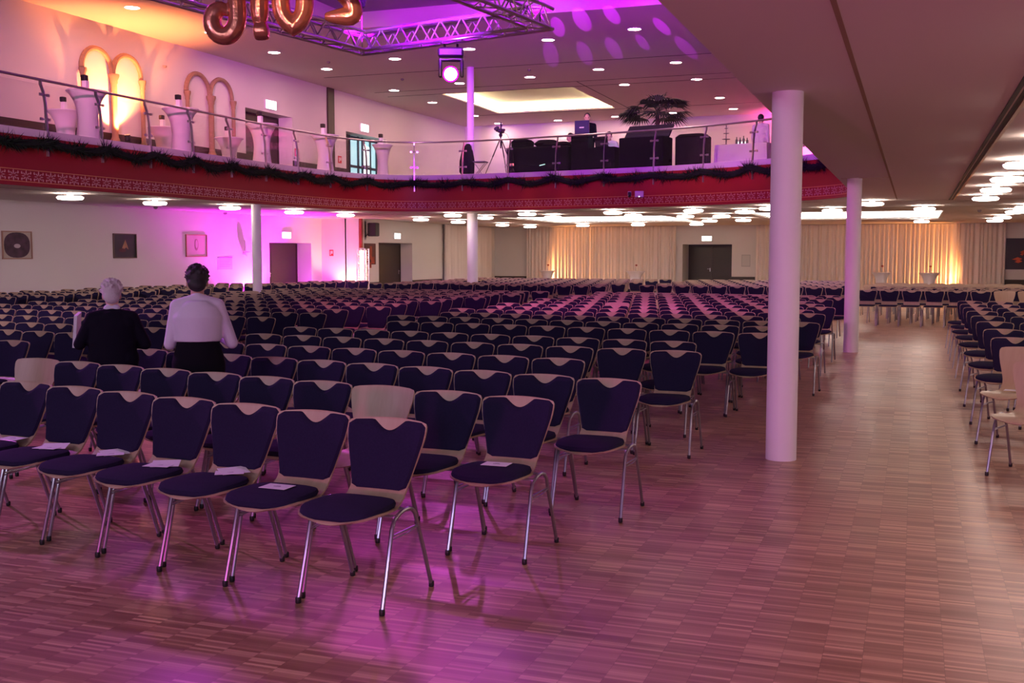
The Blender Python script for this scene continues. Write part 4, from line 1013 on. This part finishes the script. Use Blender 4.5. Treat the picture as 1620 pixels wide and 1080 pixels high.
m = MB(); m.rbox(-.42, .42, -.35, .35, 0, 1.05, .08); o = m.build('draped_cabinet', BLACKC); o.location = (-5.90, 30.75, ZD); o.rotation_euler = (0, 0, -.25); tag(o, 'black draped cabinet right of the mixing desk under the palm', 'equipment case')
t = thing('laptop_computer', 'open black laptop lighting up the seated man', 'laptop', (-8.5, 30.72, ZD), -.1)
m = MB(); m.box(-.45, .40, -.12, .30, 0, .78); m.box(-.2, .2, -.1, .18, .78, .80); m.build('base', BLACKC, t, smooth=False)
m = MB(); m.add([(-.2, -.10, .80), (.2, -.10, .80), (.2, -.18, 1.07), (-.2, -.18, 1.07), (-.2, -.09, .80), (.2, -.09, .80), (.2, -.17, 1.07), (-.2, -.17, 1.07)], [(0,3,2,1),(4,5,6,7),(0,1,5,4),(1,2,6,5),(2,3,7,6),(3,0,4,7)]); m.build('display_lid', BLACKP, t, smooth=False)
m = MB(); m.add([(-.18, -.088, .82), (.18, -.088, .82), (.18, -.163, 1.05), (-.18, -.163, 1.05)], [(0, 1, 2, 3)]); m.build('lit_display', emit('laptop_glow', (.55, .75, 1.0), 14), t, smooth=False)
# camera tripod
t = thing('camera_tripod', 'black video camera on a tripod right of the balcony column', 'camera', (-11.62, 30.65, ZD), .1)
for k, a in enumerate((-2.9, -.15, 1.4)):
    m = MB(); m.tube([(.02*math.cos(a), .02*math.sin(a), 1.12), (.24*math.cos(a), .24*math.sin(a), .6)], .018, 6); m.tube([(.24*math.cos(a), .24*math.sin(a), .6), (.50*math.cos(a), .40*math.sin(a), .015)], .012, 6); m.build('leg', BLACKP, t)
m = MB(); m.tube([(0, 0, .85), (0, 0, 1.22)], .02, 8); m.ball((0, 0, 1.24), .055, .055, .07); m.build('head', BLACKP, t)
m = MB(); m.rbox(-.06, .08, -.16, .16, 1.30, 1.42, .02); m.lathe([(.04, 0), (.05, .04), (.05, .1)], 12, Matrix.Translation((-.10, -.12, 1.40)) @ Matrix.Rotation(PI/2, 4, 'X')); m.rbox(-.15, -.05, -.06, .06, 1.34, 1.50, .02); m.rbox(.05, .13, -.05, .05, 1.36, 1.42, .01); m.tube([(0, 0, 1.42), (.015, 0, 1.52), (.0, 0, 1.6)], [.016, .03, .03], 8); m.build('camera_body', BLACKP, t)
m = MB(); m.tube([(.05, 0, 1.34), (.2, 0, 1.25), (.35, .02, .9), (.38, .02, .5), (.25, .04, .02)], .006, 5); m.build('cable', BLACKP, t)
# chair with a dark jacket over its back
t = thing('folding_chair', 'grey folding seat beside the violet balcony column', 'chair', (-12.35, 30.5, ZD), .1)
m = MB(); m.rbox(-.05, .33, -.2, .2, .44, .47, .01); m.build('seat', mat('grey_seat', (.18, .15, .22), .6), t)
m = MB(); m.tube([(-.14, 0, .95), (-.1, 0, .5), (.25, 0, 0)], .013, 6); m.tube([(.3, 0, .45), (-.1, 0, 0)], .013, 6); m.tube([(.3, .18, .45), (-.1, .18, 0)], .013, 6); m.build('frame', STEEL, t)
m = MB(); m.loft([(-.17, 0, .12, .22, .10), (-.18, 0, .18, .24, .13), (-.17, 0, .5, .24, .13), (-.16, 0, .8, .17, .12), (-.14, 0, .95, .09, .09), (-.13, 0, 1.0, .05, .05)], 18)
o = m.build('draped_jacket', BLACKC); o.location = (-12.47, 30.5, ZD); tag(o, 'dark jacket hanging over the chair left of the balcony column', 'jacket')
# palm
def palm(x, y, z):
    t = thing('potted_palm', 'tall dark green fan palm behind the mixing desk', 'palm', (x, y, z))
    m = MB(); m.lathe([(.2, 0), (.26, .4), (.28, .42), (.26, .44)], 20); m.build('pot', mat('grey_pot', (.12, .11, .11), .7), t)
    m = MB(); m.tube([(0, 0, .35), (.02, 0, 1.0), (0, .02, 1.95)], [.08, .07, .06], 10); m.build('trunk', mat('palm_fibre', (.07, .045, .03), .95, bump=1, bscale=60), t)
    rr = random.Random(4); LF = mat('palm_leaf', (.02, .035, .018), .6)
    specs = [(rr.uniform(0, 2*PI), rr.uniform(-.15, .45)) for _ in range(24)] + [(rr.uniform(0, 2*PI), rr.uniform(.9, 1.4)) for _ in range(6)]
    for az, el in specs:
        L = rr.uniform(.5, .75) if el < .8 else rr.uniform(.2, .35); m = MB(); d = Vector((math.cos(az)*math.cos(el), math.sin(az)*math.cos(el), math.sin(el))); base = Vector((0, 0, 1.95))
        tip = base+d*L+Vector((0, 0, -.04)); m.tube([base, base+d*L*.5+Vector((0, 0, .02)), tip], .008, 5)
        side = d.cross(Vector((0, 0, 1))).normalized() if abs(d.z) < .97 else Vector((1, 0, 0)); 
        for k in range(15):
            a = math.radians(-72+144*k/14); dd = (d*math.cos(a)+side*math.sin(a)).normalized(); BL = .66*(.75+.25*math.cos(a)); nrm = dd.cross(side if abs(dd.dot(side)) < .9 else d).normalized(); sd = dd.cross(nrm).normalized()
            p1 = tip+dd*BL*.55+Vector((0, 0, -.03)); p2 = tip+dd*BL*.9+Vector((0, 0, -.13-.1*rr.random())); w_ = .03
            m.add([tip, p1+sd*w_, p1-sd*w_, p2, p1+Vector((0, 0, .006))], [(0, 2, 4), (0, 4, 1), (2, 3, 4), (4, 3, 1), (0, 1, 2), (1, 3, 2)])
        m.build('frond', LF, t, smooth=False)
palm(-7.35, 32.6, ZD)
# buffet with tiered stand
t = thing('buffet_table', 'white clothed buffet table right of the black cabinet', 'table', (-4.50, 31.05, ZD), -.25)
m = MB(); m.box(-.75, .75, -.35, .35, .72, .75); m.build('table_top', WHITEC, t, smooth=False)
vs = []; rows = []
for z, k in ((.75, 1.0), (.4, 1.02), (.03, 1.05)):
    row = []
    for i in range(81):
        s = i/80*4; c_ = int(s) % 4; f = s-int(s); cs = [(-.76, -.36), (.76, -.36), (.76, .36), (-.76, .36)]; a, b = cs[c_], cs[(c_+1) % 4]; w_ = .015*math.sin(i*1.9)*(1-z/.75)
        x = (a[0]+(b[0]-a[0])*f)*k; y = (a[1]+(b[1]-a[1])*f)*k; row.append((x*(1+w_), y*(1+w_*2), z))
    rows.append(row)
m = MB(); m.grid(rows); m.build('tablecloth', WHITEC, t)
m = MB(); m.lathe([(.14, 0), (.15, .02), (.015, .03), (.015, .16), (.11, .17), (.11, .18), (.012, .19), (.012, .32), (.08, .33), (.08, .34), (.01, .35), (.01, .46), (.05, .47), (.05, .48), (.01, .49), (.015, .56)], 16)
o = m.build('tiered_stand', mat('dark_pewter', (.10, .09, .13), .3, .8)); o.location = (-5.05, 31.15, ZD+.755); tag(o, 'dark tiered cake stand on the buffet table', 'cake stand')
for k, (dx, hh) in enumerate(((.0, .22), (.1, .2), (.2, .24), (.3, .18))):
    m = MB(); m.lathe([(.035, 0), (.035, hh*.6), (.014, hh*.75), (.014, hh)], 12); o = m.build('bottle', mat('grey_green_glass', (.12, .14, .12), .2)); o.location = (-4.75+dx, 31.1-dx*.25, ZD+.755)
    tag(o, 'small bottle %s right of the cake stand on the buffet' % ['nearest', 'second', 'third', 'fourth'][k], 'bottle', 'bottles on the buffet')
#@@PEOPLE
# ================================================================ PEOPLE
SKIN = mat('skin', (.52, .30, .22), .55); SKIN2 = mat('skin_fair', (.62, .40, .32), .55)
def caps(m, segs, seg=14):
    for a, ra, b, rb in segs:
        a, b = Vector(a), Vector(b); m.tube([a, a.lerp(b, .5), b], [ra, (ra+rb)/2, rb], seg); m.ball(a, ra, seg=seg, rings=8); m.ball(b, rb, seg=seg, rings=8)
def remesh(o, vox, sm_=2):
    r = o.modifiers.new('skin', 'REMESH'); r.mode = 'VOXEL'; r.voxel_size = vox; r.use_smooth_shade = True
    if sm_: s = o.modifiers.new('smooth', 'SMOOTH'); s.factor = .5; s.iterations = sm_
def hand(segs, wrist, d, up_, side, curl=.6):
    # palm plus four fingers of different length and a thumb from the side of the palm
    w_, d, up_ = Vector(wrist), Vector(d).normalized(), Vector(up_).normalized(); s = d.cross(up_).normalized()*side
    pc = w_+d*.045
    for k in (-1, 0, 1): segs.append((w_+d*.015+s*.015*k, .017, w_+d*.085+s*.024*k, .014))
    for k, L in enumerate((.066, .076, .072, .056)):
        b0 = w_+d*.09+s*(.031-.0205*k); d1 = (d-up_*curl*.5).normalized(); d2 = (d-up_*curl*1.6).normalized()
        m1 = b0+d1*L*.45; m2 = m1+d2*L*.32; segs += [(b0, .0095, m1, .009), (m1, .009, m2, .0085), (m2, .0085, m2+(d*.3-up_).normalized()*L*.25, .0078)]
    t0 = w_+d*.03+s*.03; t1 = t0+(d*.5+s).normalized()*.035; segs += [(t0, .013, t1, .0115), (t1, .0115, t1+(d-up_*.4).normalized()*.032, .009)]
def person(name, label, loc, rz, H, arms, skin, head_tilt=0.0, sit=False, vox=.008, lean=0.0, women=False, face=True, fem=False):
    """local +Y is the direction the person faces; arms = [(elbow, wrist, hand dir)] for left(-x) and right(+x)"""
    k = H/1.70; t = thing(name, label, 'person', loc, rz); m = MB(); S = []
    sh = 1.40*k; hip = (.93 if not sit else .52)*k; dz = 0 if not sit else -.41*k; sw = (.155 if fem else .185)*k
    def V(x, y, z): return (x*k, (y*k)+lean*max(0, z+dz/k-.95), z*k+dz)
    # torso
    S += [(V(-.085, 0, .93), .115*k, V(.085, 0, .93), .115*k), (V(-.06, .0, 1.05), .105*k, V(.06, .0, 1.05), .105*k), (V(-.075, .0, 1.22), .11*k, V(.075, .0, 1.22), .11*k),
          (V(-.11, -.01, 1.34), .085*k, V(.11, -.01, 1.34), .085*k), (V(0, 0, .95), .12*k, V(0, 0, 1.3), .12*k), (V(-sw/k, -.01, 1.385), .055*k, V(0, -.005, 1.41), .06*k), (V(sw/k, -.01, 1.385), .055*k, V(0, -.005, 1.41), .06*k)]
    nb = Vector(V(0, -.01, 1.42)); ht = head_tilt; hc = Vector(V(0, 0, 1.50)) + Vector((0, math.sin(ht)*.10*k, math.cos(ht)*.085*k)); S.append((nb, .056*k, hc-Vector((0, .01, .03)), .052*k))
    # legs
    for sx in (-1, 1):
        if sit: kn = (sx*.11*k, .42*k, .50*k); an = (sx*.11*k, .40*k, .09*k); hp = (sx*.09*k, .02, .52*k)
        else: kn = (sx*.095*k, .01, .50*k); an = (sx*.095*k, -.02, .085*k); hp = V(sx*.09, 0, .90)
        S += [(hp, .088*k, kn, .056*k), (kn, .054*k, ((kn[0]+an[0])/2, (kn[1]+an[1])/2-.012, (kn[2]+an[2])/2+.06), .054*k), (((kn[0]+an[0])/2, (kn[1]+an[1])/2-.012, (kn[2]+an[2])/2+.06), .054*k, an, .036*k),
              (an, .036*k, (an[0], an[1]+.14*k, .035), .030*k), ((an[0], an[1]-.03, .045), .032, (an[0], an[1]+.14*k, .035), .028)]
    for sx, (el, wr, hd) in zip((-1, 1), arms):
        s0_ = Vector(V(sx*sw/k, -.01, 1.375)); S += [(s0_, .052*k, s0_.lerp(Vector(el), .5), .045*k), (s0_.lerp(Vector(el), .5), .045*k, el, .037*k), (el, .038*k, Vector(el).lerp(Vector(wr), .4), .036*k), (Vector(el).lerp(Vector(wr), .4), .036*k, wr, .025*k)]
        hand(S, wr, hd, (0, 0, 1), sx*-1)
    caps(m, S)
    R_ = Matrix.Translation(hc) @ Matrix.Rotation(-ht, 4, 'X'); hm = MB()
    m.ball((0, -.008*k, .025*k), .076*k, .096*k, .098*k, 20, 14, R_); m.ball((0, .022*k, -.045*k), .056*k, .066*k, .066*k, 16, 10, R_); m.ball((0, .050*k, -.085*k), .030*k, .030*k, .024*k, 12, 8, R_)
    m.tube([(0, .085*k, .012*k), (0, .108*k, -.03*k)], [.009*k, .015*k], 8, M=R_); m.ball((0, .104*k, -.03*k), .016*k, .014*k, .012*k, 10, 7, R_)
    for sx in (-1, 1):
        m.ball((sx*.077*k, -.005*k, -.012*k), .012*k, .02*k, .032*k, 10, 7, R_); m.ball((sx*.03*k, .077*k, .022*k), .024*k, .014*k, .010*k, 10, 7, R_)
        m.ball((sx*.04*k, .062*k, -.03*k), .024*k, .022*k, .024*k, 10, 7, R_)
    m.ball((0, .082*k, -.062*k), .026*k, .012*k, .012*k, 10, 7, R_)
    body = m.build('body', skin, t); remesh(body, vox)
    if face:
        for sx in (-1, 1):
            e = MB(); e.ball((sx*.031*k, .083*k, .004*k), .012*k, .008*k, .008*k, 10, 7, R_); e.build('eye', mat('eye_dark', (.05, .03, .03), .2), t)
        e = MB(); e.ball((0, .094*k, -.063*k), .021*k, .006*k, .006*k, 10, 7, R_); e.build('lips', mat('lip', (.40, .14, .12), .5), t)
    return t, k, V, R_, hc, S
def garment(t, name, m_, segs, vox=.010, extra=None, smooth_=2):
    m = MB(); caps(m, segs)
    if extra: extra(m)
    o = m.build(name, m_, t); remesh(o, vox, smooth_); return o
def hair_cap(t, R_, k, m_, tufts=60, length=.02, seed=1, low=-.03, big=1.0):
    m = MB(); m.ball((0, -.022*k, .040*k), .086*k*big, .098*k*big, .096*k*big, 20, 14, R_); m.ball((0, -.055*k, low*k), .072*k*big, .050*k*big, .07*k*big, 16, 10, R_)
    rr = random.Random(seed)
    for _ in range(tufts):
        a = rr.uniform(0, 2*PI); e = rr.uniform(-.1, 1.5); d = Vector((math.cos(a)*math.cos(e), math.sin(a)*math.cos(e), math.sin(e)))
        if d.y > .45 and d.z < .6: continue
        c_ = Vector((d.x*.082*k*big, d.y*.094*k*big-.022*k, d.z*.092*k*big+.04*k)); tip = c_+(d+Vector((rr.uniform(-.6, .6), rr.uniform(-.6, .6), rr.uniform(-.2, .6)))).normalized()*length
        m.tube([c_-d*.01, c_+d*.004, tip], [.010, .009, .003], 6, M=R_)
    o = m.build('hair', m_, t); remesh(o, .006, 1); return o
WHB = mat('white_blouse', (.70, .66, .78), .8, bump=.15, bscale=60); BLK = mat('black_dress', (.006, .005, .010), .9, spec=.15); NVJ = mat('black_blazer', (.009, .007, .016), .92, spec=.12)
# ---- woman with white bolero, seen from behind
armsW = [((-.205, .02, .985), (-.10, .21, 1.06), (.3, .9, .1)), ((.245, .03, .985), (.13, .22, 1.04), (-.3, .9, .1))]
t, k, V, R_, hc, S = person('person', 'woman with short black hair in white bolero and black dress, from behind', (-5.03, 6.86, 0), .60, 1.555, armsW, SKIN, head_tilt=.42, fem=True, lean=.06)
hair_cap(t, R_, k, mat('black_hair', (.012, .009, .012), .6), 150, .018, 3, low=-.03, big=1.07)
sw = .160*k
bs = [(V(-.085, -.008, 1.30), .108*k, V(.085, -.008, 1.30), .108*k), (V(-.08, -.004, 1.16), .110*k, V(.08, -.004, 1.16), .110*k), (V(-.158, -.01, 1.385), .063*k, V(0, -.012, 1.425), .066*k), (V(.158, -.01, 1.385), .063*k, V(0, -.012, 1.425), .066*k), (V(0, -.01, 1.42), .068*k, V(0, -.01, 1.445), .060*k)]
for sx, (el, wr, hd) in zip((-1, 1), armsW):
    s0_ = Vector(V(sx*.158, -.01, 1.38)); wr = Vector(wr); el = Vector(el); bs += [(s0_, .062*k, el, .050*k), (el, .050*k, el.lerp(wr, .85), .040*k)]
o = garment(t, 'bolero', WHB, bs, .009, lambda m: m.loft([(0, .005, 1.10*k, .180*k, .146*k), (0, .004, 1.15*k, .186*k, .148*k), (0, .003, 1.20*k, .194*k, .150*k), (0, .0, 1.30*k, .205*k, .150*k), (0, -.008, 1.385*k, .165*k, .105*k), (0, -.012, 1.43*k, .09*k, .075*k)], 28))
def dress(m):
    m.loft([(0, .01, .46*k, .225*k, .19*k), (0, .01, .60*k, .215*k, .185*k), (0, .008, .75*k, .205*k, .17*k), (0, .004, .92*k, .215*k, .150*k), (0, .006, 1.0*k, .195*k, .142*k), (0, .01, 1.06*k, .175*k, .134*k), (0, .012, 1.13*k, .168*k, .130*k), (0, .014, 1.20*k, .15*k, .11*k)], 28)
o = garment(t, 'dress', BLK, [], .012, dress)
for sx in (-1, 1):
    m = MB(); x = sx*.095*k; m.loft([(x, .0, .0, .018, .018), (x, .0, .05, .016, .016)], 10, Matrix.Translation((0, -.045, 0))); m.tube([(x, -.05, .055), (x, .02, .05), (x, .10, .022), (x, .165, .018)], [.034, .036, .038, .022], 12, flat=.8); m.build('shoe', mat('black_leather', (.01, .01, .01), .3), t)
cd = MB(); cd.box(-.11, .11, -.08, .08, -.008, .008); o = cd.build('card_stack', PAPER, smooth=False); o.location = (-5.03-.34*math.sin(.6)+.02*math.cos(.6), 6.86+.34*math.cos(.6), 1.02); o.rotation_euler = (0, 0, .6)
tag(o, 'stack of white cards held by the woman in the white bolero', 'cards')
# ---- older woman, grey hair, black blazer
armsO = [((-.245, .01, .95), (-.21, .20, .98), (-.1, .9, .3)), ((.245, .02, .94), (.14, .20, .93), (-.3, .9, .1))]
t, k, V, R_, hc, S = person('person', 'older woman with short grey hair in black blazer, from behind', (-5.94, 7.00, 0), .68, 1.43, armsO, SKIN2, head_tilt=.50, fem=True, lean=.12)
hair_cap(t, R_, k, mat('grey_hair', (.62, .56, .56), .7, bump=.6, bscale=90), 230, .030, 8, low=-.035, big=1.06)
bs = [(V(-.115, -.008, 1.30), .112*k, V(.115, -.008, 1.30), .112*k), (V(-.10, 0, 1.14), .125*k, V(.10, 0, 1.14), .125*k), (V(-.11, .0, .98), .128*k, V(.11, .0, .98), .128*k), (V(-.10, .0, .86), .13*k, V(.10, .0, .86), .13*k),
      (V(-.175, -.01, 1.37), .066*k, V(0, -.012, 1.40), .07*k), (V(.175, -.01, 1.37), .066*k, V(0, -.012, 1.40), .07*k)]
for sx, (el, wr, hd) in zip((-1, 1), armsO):
    s0_ = Vector(V(sx*.175, -.01, 1.365)); wr = Vector(wr); el = Vector(el); bs += [(s0_, .066*k, el, .056*k), (el, .056*k, el.lerp(wr, .9), .042*k)]
garment(t, 'blazer', NVJ, bs, .010, lambda m: m.loft([(0, .0, .74*k, .235*k, .155*k), (0, .0, .95*k, .215*k, .150*k), (0, .02, 1.12*k, .215*k, .145*k), (0, .035, 1.28*k, .22*k, .145*k), (0, .04, 1.36*k, .19*k, .12*k), (0, .045, 1.43*k, .09*k, .08*k)], 28))
garment(t, 'collar', WHB, [(V(-.035, -.015, 1.455), .042*k, V(.035, -.015, 1.455), .042*k)], .008)
garment(t, 'trousers', BLK, [s for s in [((sx*.092*k, 0, .88*k), .115*k, (sx*.098*k, .0, .45*k), .085*k) for sx in (-1, 1)]+[((sx*.098*k, 0, .45*k), .085*k, (sx*.098*k, -.02, .07), .075*k) for sx in (-1, 1)]], .012)
for sx in (-1, 1):
    m = MB(); x = sx*.098*k; m.tube([(x, -.06, .035), (x, .02, .038), (x, .10, .028), (x, .16, .022)], [.036, .038, .038, .024], 12, flat=.8); m.build('shoe', mat('black_leather', (.01, .01, .01), .3), t)
pg = MB(); pg.box(-.012, .012, -.10, .08, -.13, .13); o = pg.build('paper_sheaf', mat('bright_paper', (.85, .82, .88), .6), smooth=False)
o.location = RZ(.68, (-5.94, 7.00, 0)) @ Vector((-.268, .19, 1.055)); o.rotation_euler = (.12, .10, .55); tag(o, 'white papers held at the left by the older woman', 'papers')
# ---- people on the balcony
def man(label, loc, rz, H, sit, suit, hairm, arms, tilt=.1, shirt_col=None, skin=SKIN2):
    t, k, V, R_, hc, S = person('person', label, loc, rz, H, arms, skin, head_tilt=tilt, sit=sit, vox=.011)
    hair_cap(t, R_, k, hairm, 24, .012, 5, low=.0, big=.98)
    bs = [(V(-.115, -.005, 1.30), .118*k, V(.115, -.005, 1.30), .118*k), (V(-.09, 0, 1.12), .125*k, V(.09, 0, 1.12), .125*k), (V(-.085, 0, .98), .128*k, V(.085, 0, .98), .128*k), (V(-.185, -.01, 1.38), .065*k, V(0, -.01, 1.41), .068*k), (V(.185, -.01, 1.38), .065*k, V(0, -.01, 1.41), .068*k)]
    for sx, (el, wr, hd) in zip((-1, 1), arms):
        s0_ = Vector(V(sx*.185, -.01, 1.375)); el = Vector(el); wr = Vector(wr); bs += [(s0_, .064*k, el, .052*k), (el, .052*k, el.lerp(wr, .92), .038*k)]
    oz = -.41*k if sit else 0
    garment(t, 'jacket' if suit else 'shirt', NVJ if suit else WHB, bs, .012, lambda m: m.loft([(0, 0, .90*k+oz, .19*k, .135*k), (0, 0, 1.08*k+oz, .18*k, .13*k), (0, 0, 1.28*k+oz, .215*k, .13*k), (0, -.005, 1.38*k+oz, .19*k, .10*k), (0, -.01, 1.43*k+oz, .09*k, .075*k)], 24))
    if suit: garment(t, 'collar', WHB, [(V(-.02, .05, 1.40), .045*k, V(.02, .05, 1.40), .045*k)], .01)
    if sit: ls = [((sx*.09*k, .0, .53*k), .105*k, (sx*.11*k, .42*k, .51*k), .075*k) for sx in (-1, 1)]+[((sx*.11*k, .42*k, .51*k), .075*k, (sx*.11*k, .40*k, .08*k), .055*k) for sx in (-1, 1)]
    else: ls = [((sx*.09*k, .0, .92*k), .115*k, (sx*.095*k, .01, .50*k), .085*k) for sx in (-1, 1)]+[((sx*.095*k, .01, .50*k), .085*k, (sx*.095*k, -.02, .07), .062*k) for sx in (-1, 1)]
    garment(t, 'trousers', BLK, ls, .013)
    for sx in (-1, 1):
        m = MB(); x = sx*(.11 if sit else .095)*k; y = (.40*k if sit else -.02); m.tube([(x, y-.05, .035), (x, y+.04, .04), (x, y+.13, .03), (x, y+.19, .024)], [.036, .04, .042, .026], 12, flat=.8); m.build('shoe', mat('black_leather', (.01, .01, .01), .3), t)
    return t
DH = mat('black_hair', (.012, .009, .012), .6)
man('man in dark suit standing behind the monitor on the balcony', (-9.22, 31.55, ZD), PI+.28, 1.87, False, True, DH, [((-.25, .05, 1.08), (-.18, .28, 1.15), (.3, 1, 0)), ((.25, .05, 1.08), (.18, .28, 1.15), (-.3, 1, 0))], .15)
man('seated man in white shirt lit by a laptop on the balcony', (-8.62, 31.85, ZD), PI+.15, 1.76, True, False, DH, [((-.27, .10, .80), (-.16, .36, .86), (.2, 1, 0)), ((.27, .10, .80), (.16, .36, .86), (-.2, 1, 0))], .35)
man('seated man in dark jacket turned left beside the monitor', (-9.85, 31.95, ZD), PI/2+.4, 1.78, True, True, DH, [((-.25, .08, .78), (-.15, .34, .76), (.2, 1, 0)), ((.25, .08, .78), (.15, .34, .76), (-.2, 1, 0))], .2)
man('man in white shirt and dark trousers standing at right on balcony', (-4.30, 32.7, ZD), -.25, 1.76, False, False, DH, [((-.23, -.03, 1.10), (-.22, .06, .86), (0, .3, -1)), ((.23, -.03, 1.10), (.22, .06, .86), (0, .3, -1))], .05)
def stool(x, y, label):
    t = thing('stool', label, 'stool', (x, y, ZD)); m = MB(); m.lathe([(.17, .40), (.18, .42), (.18, .44), (.17, .455)], 20); m.build('seat', BLACKP, t)
    for k in range(4):
        a = PI/4+k*PI/2; m = MB(); m.tube([(.12*math.cos(a), .12*math.sin(a), .41), (.19*math.cos(a), .19*math.sin(a), 0)], .012, 6); m.build('leg', STEEL, t)
stool(-8.62, 31.85, 'black stool under the seated man in white shirt'); stool(-9.85, 31.95, 'black stool under the seated man in dark jacket')
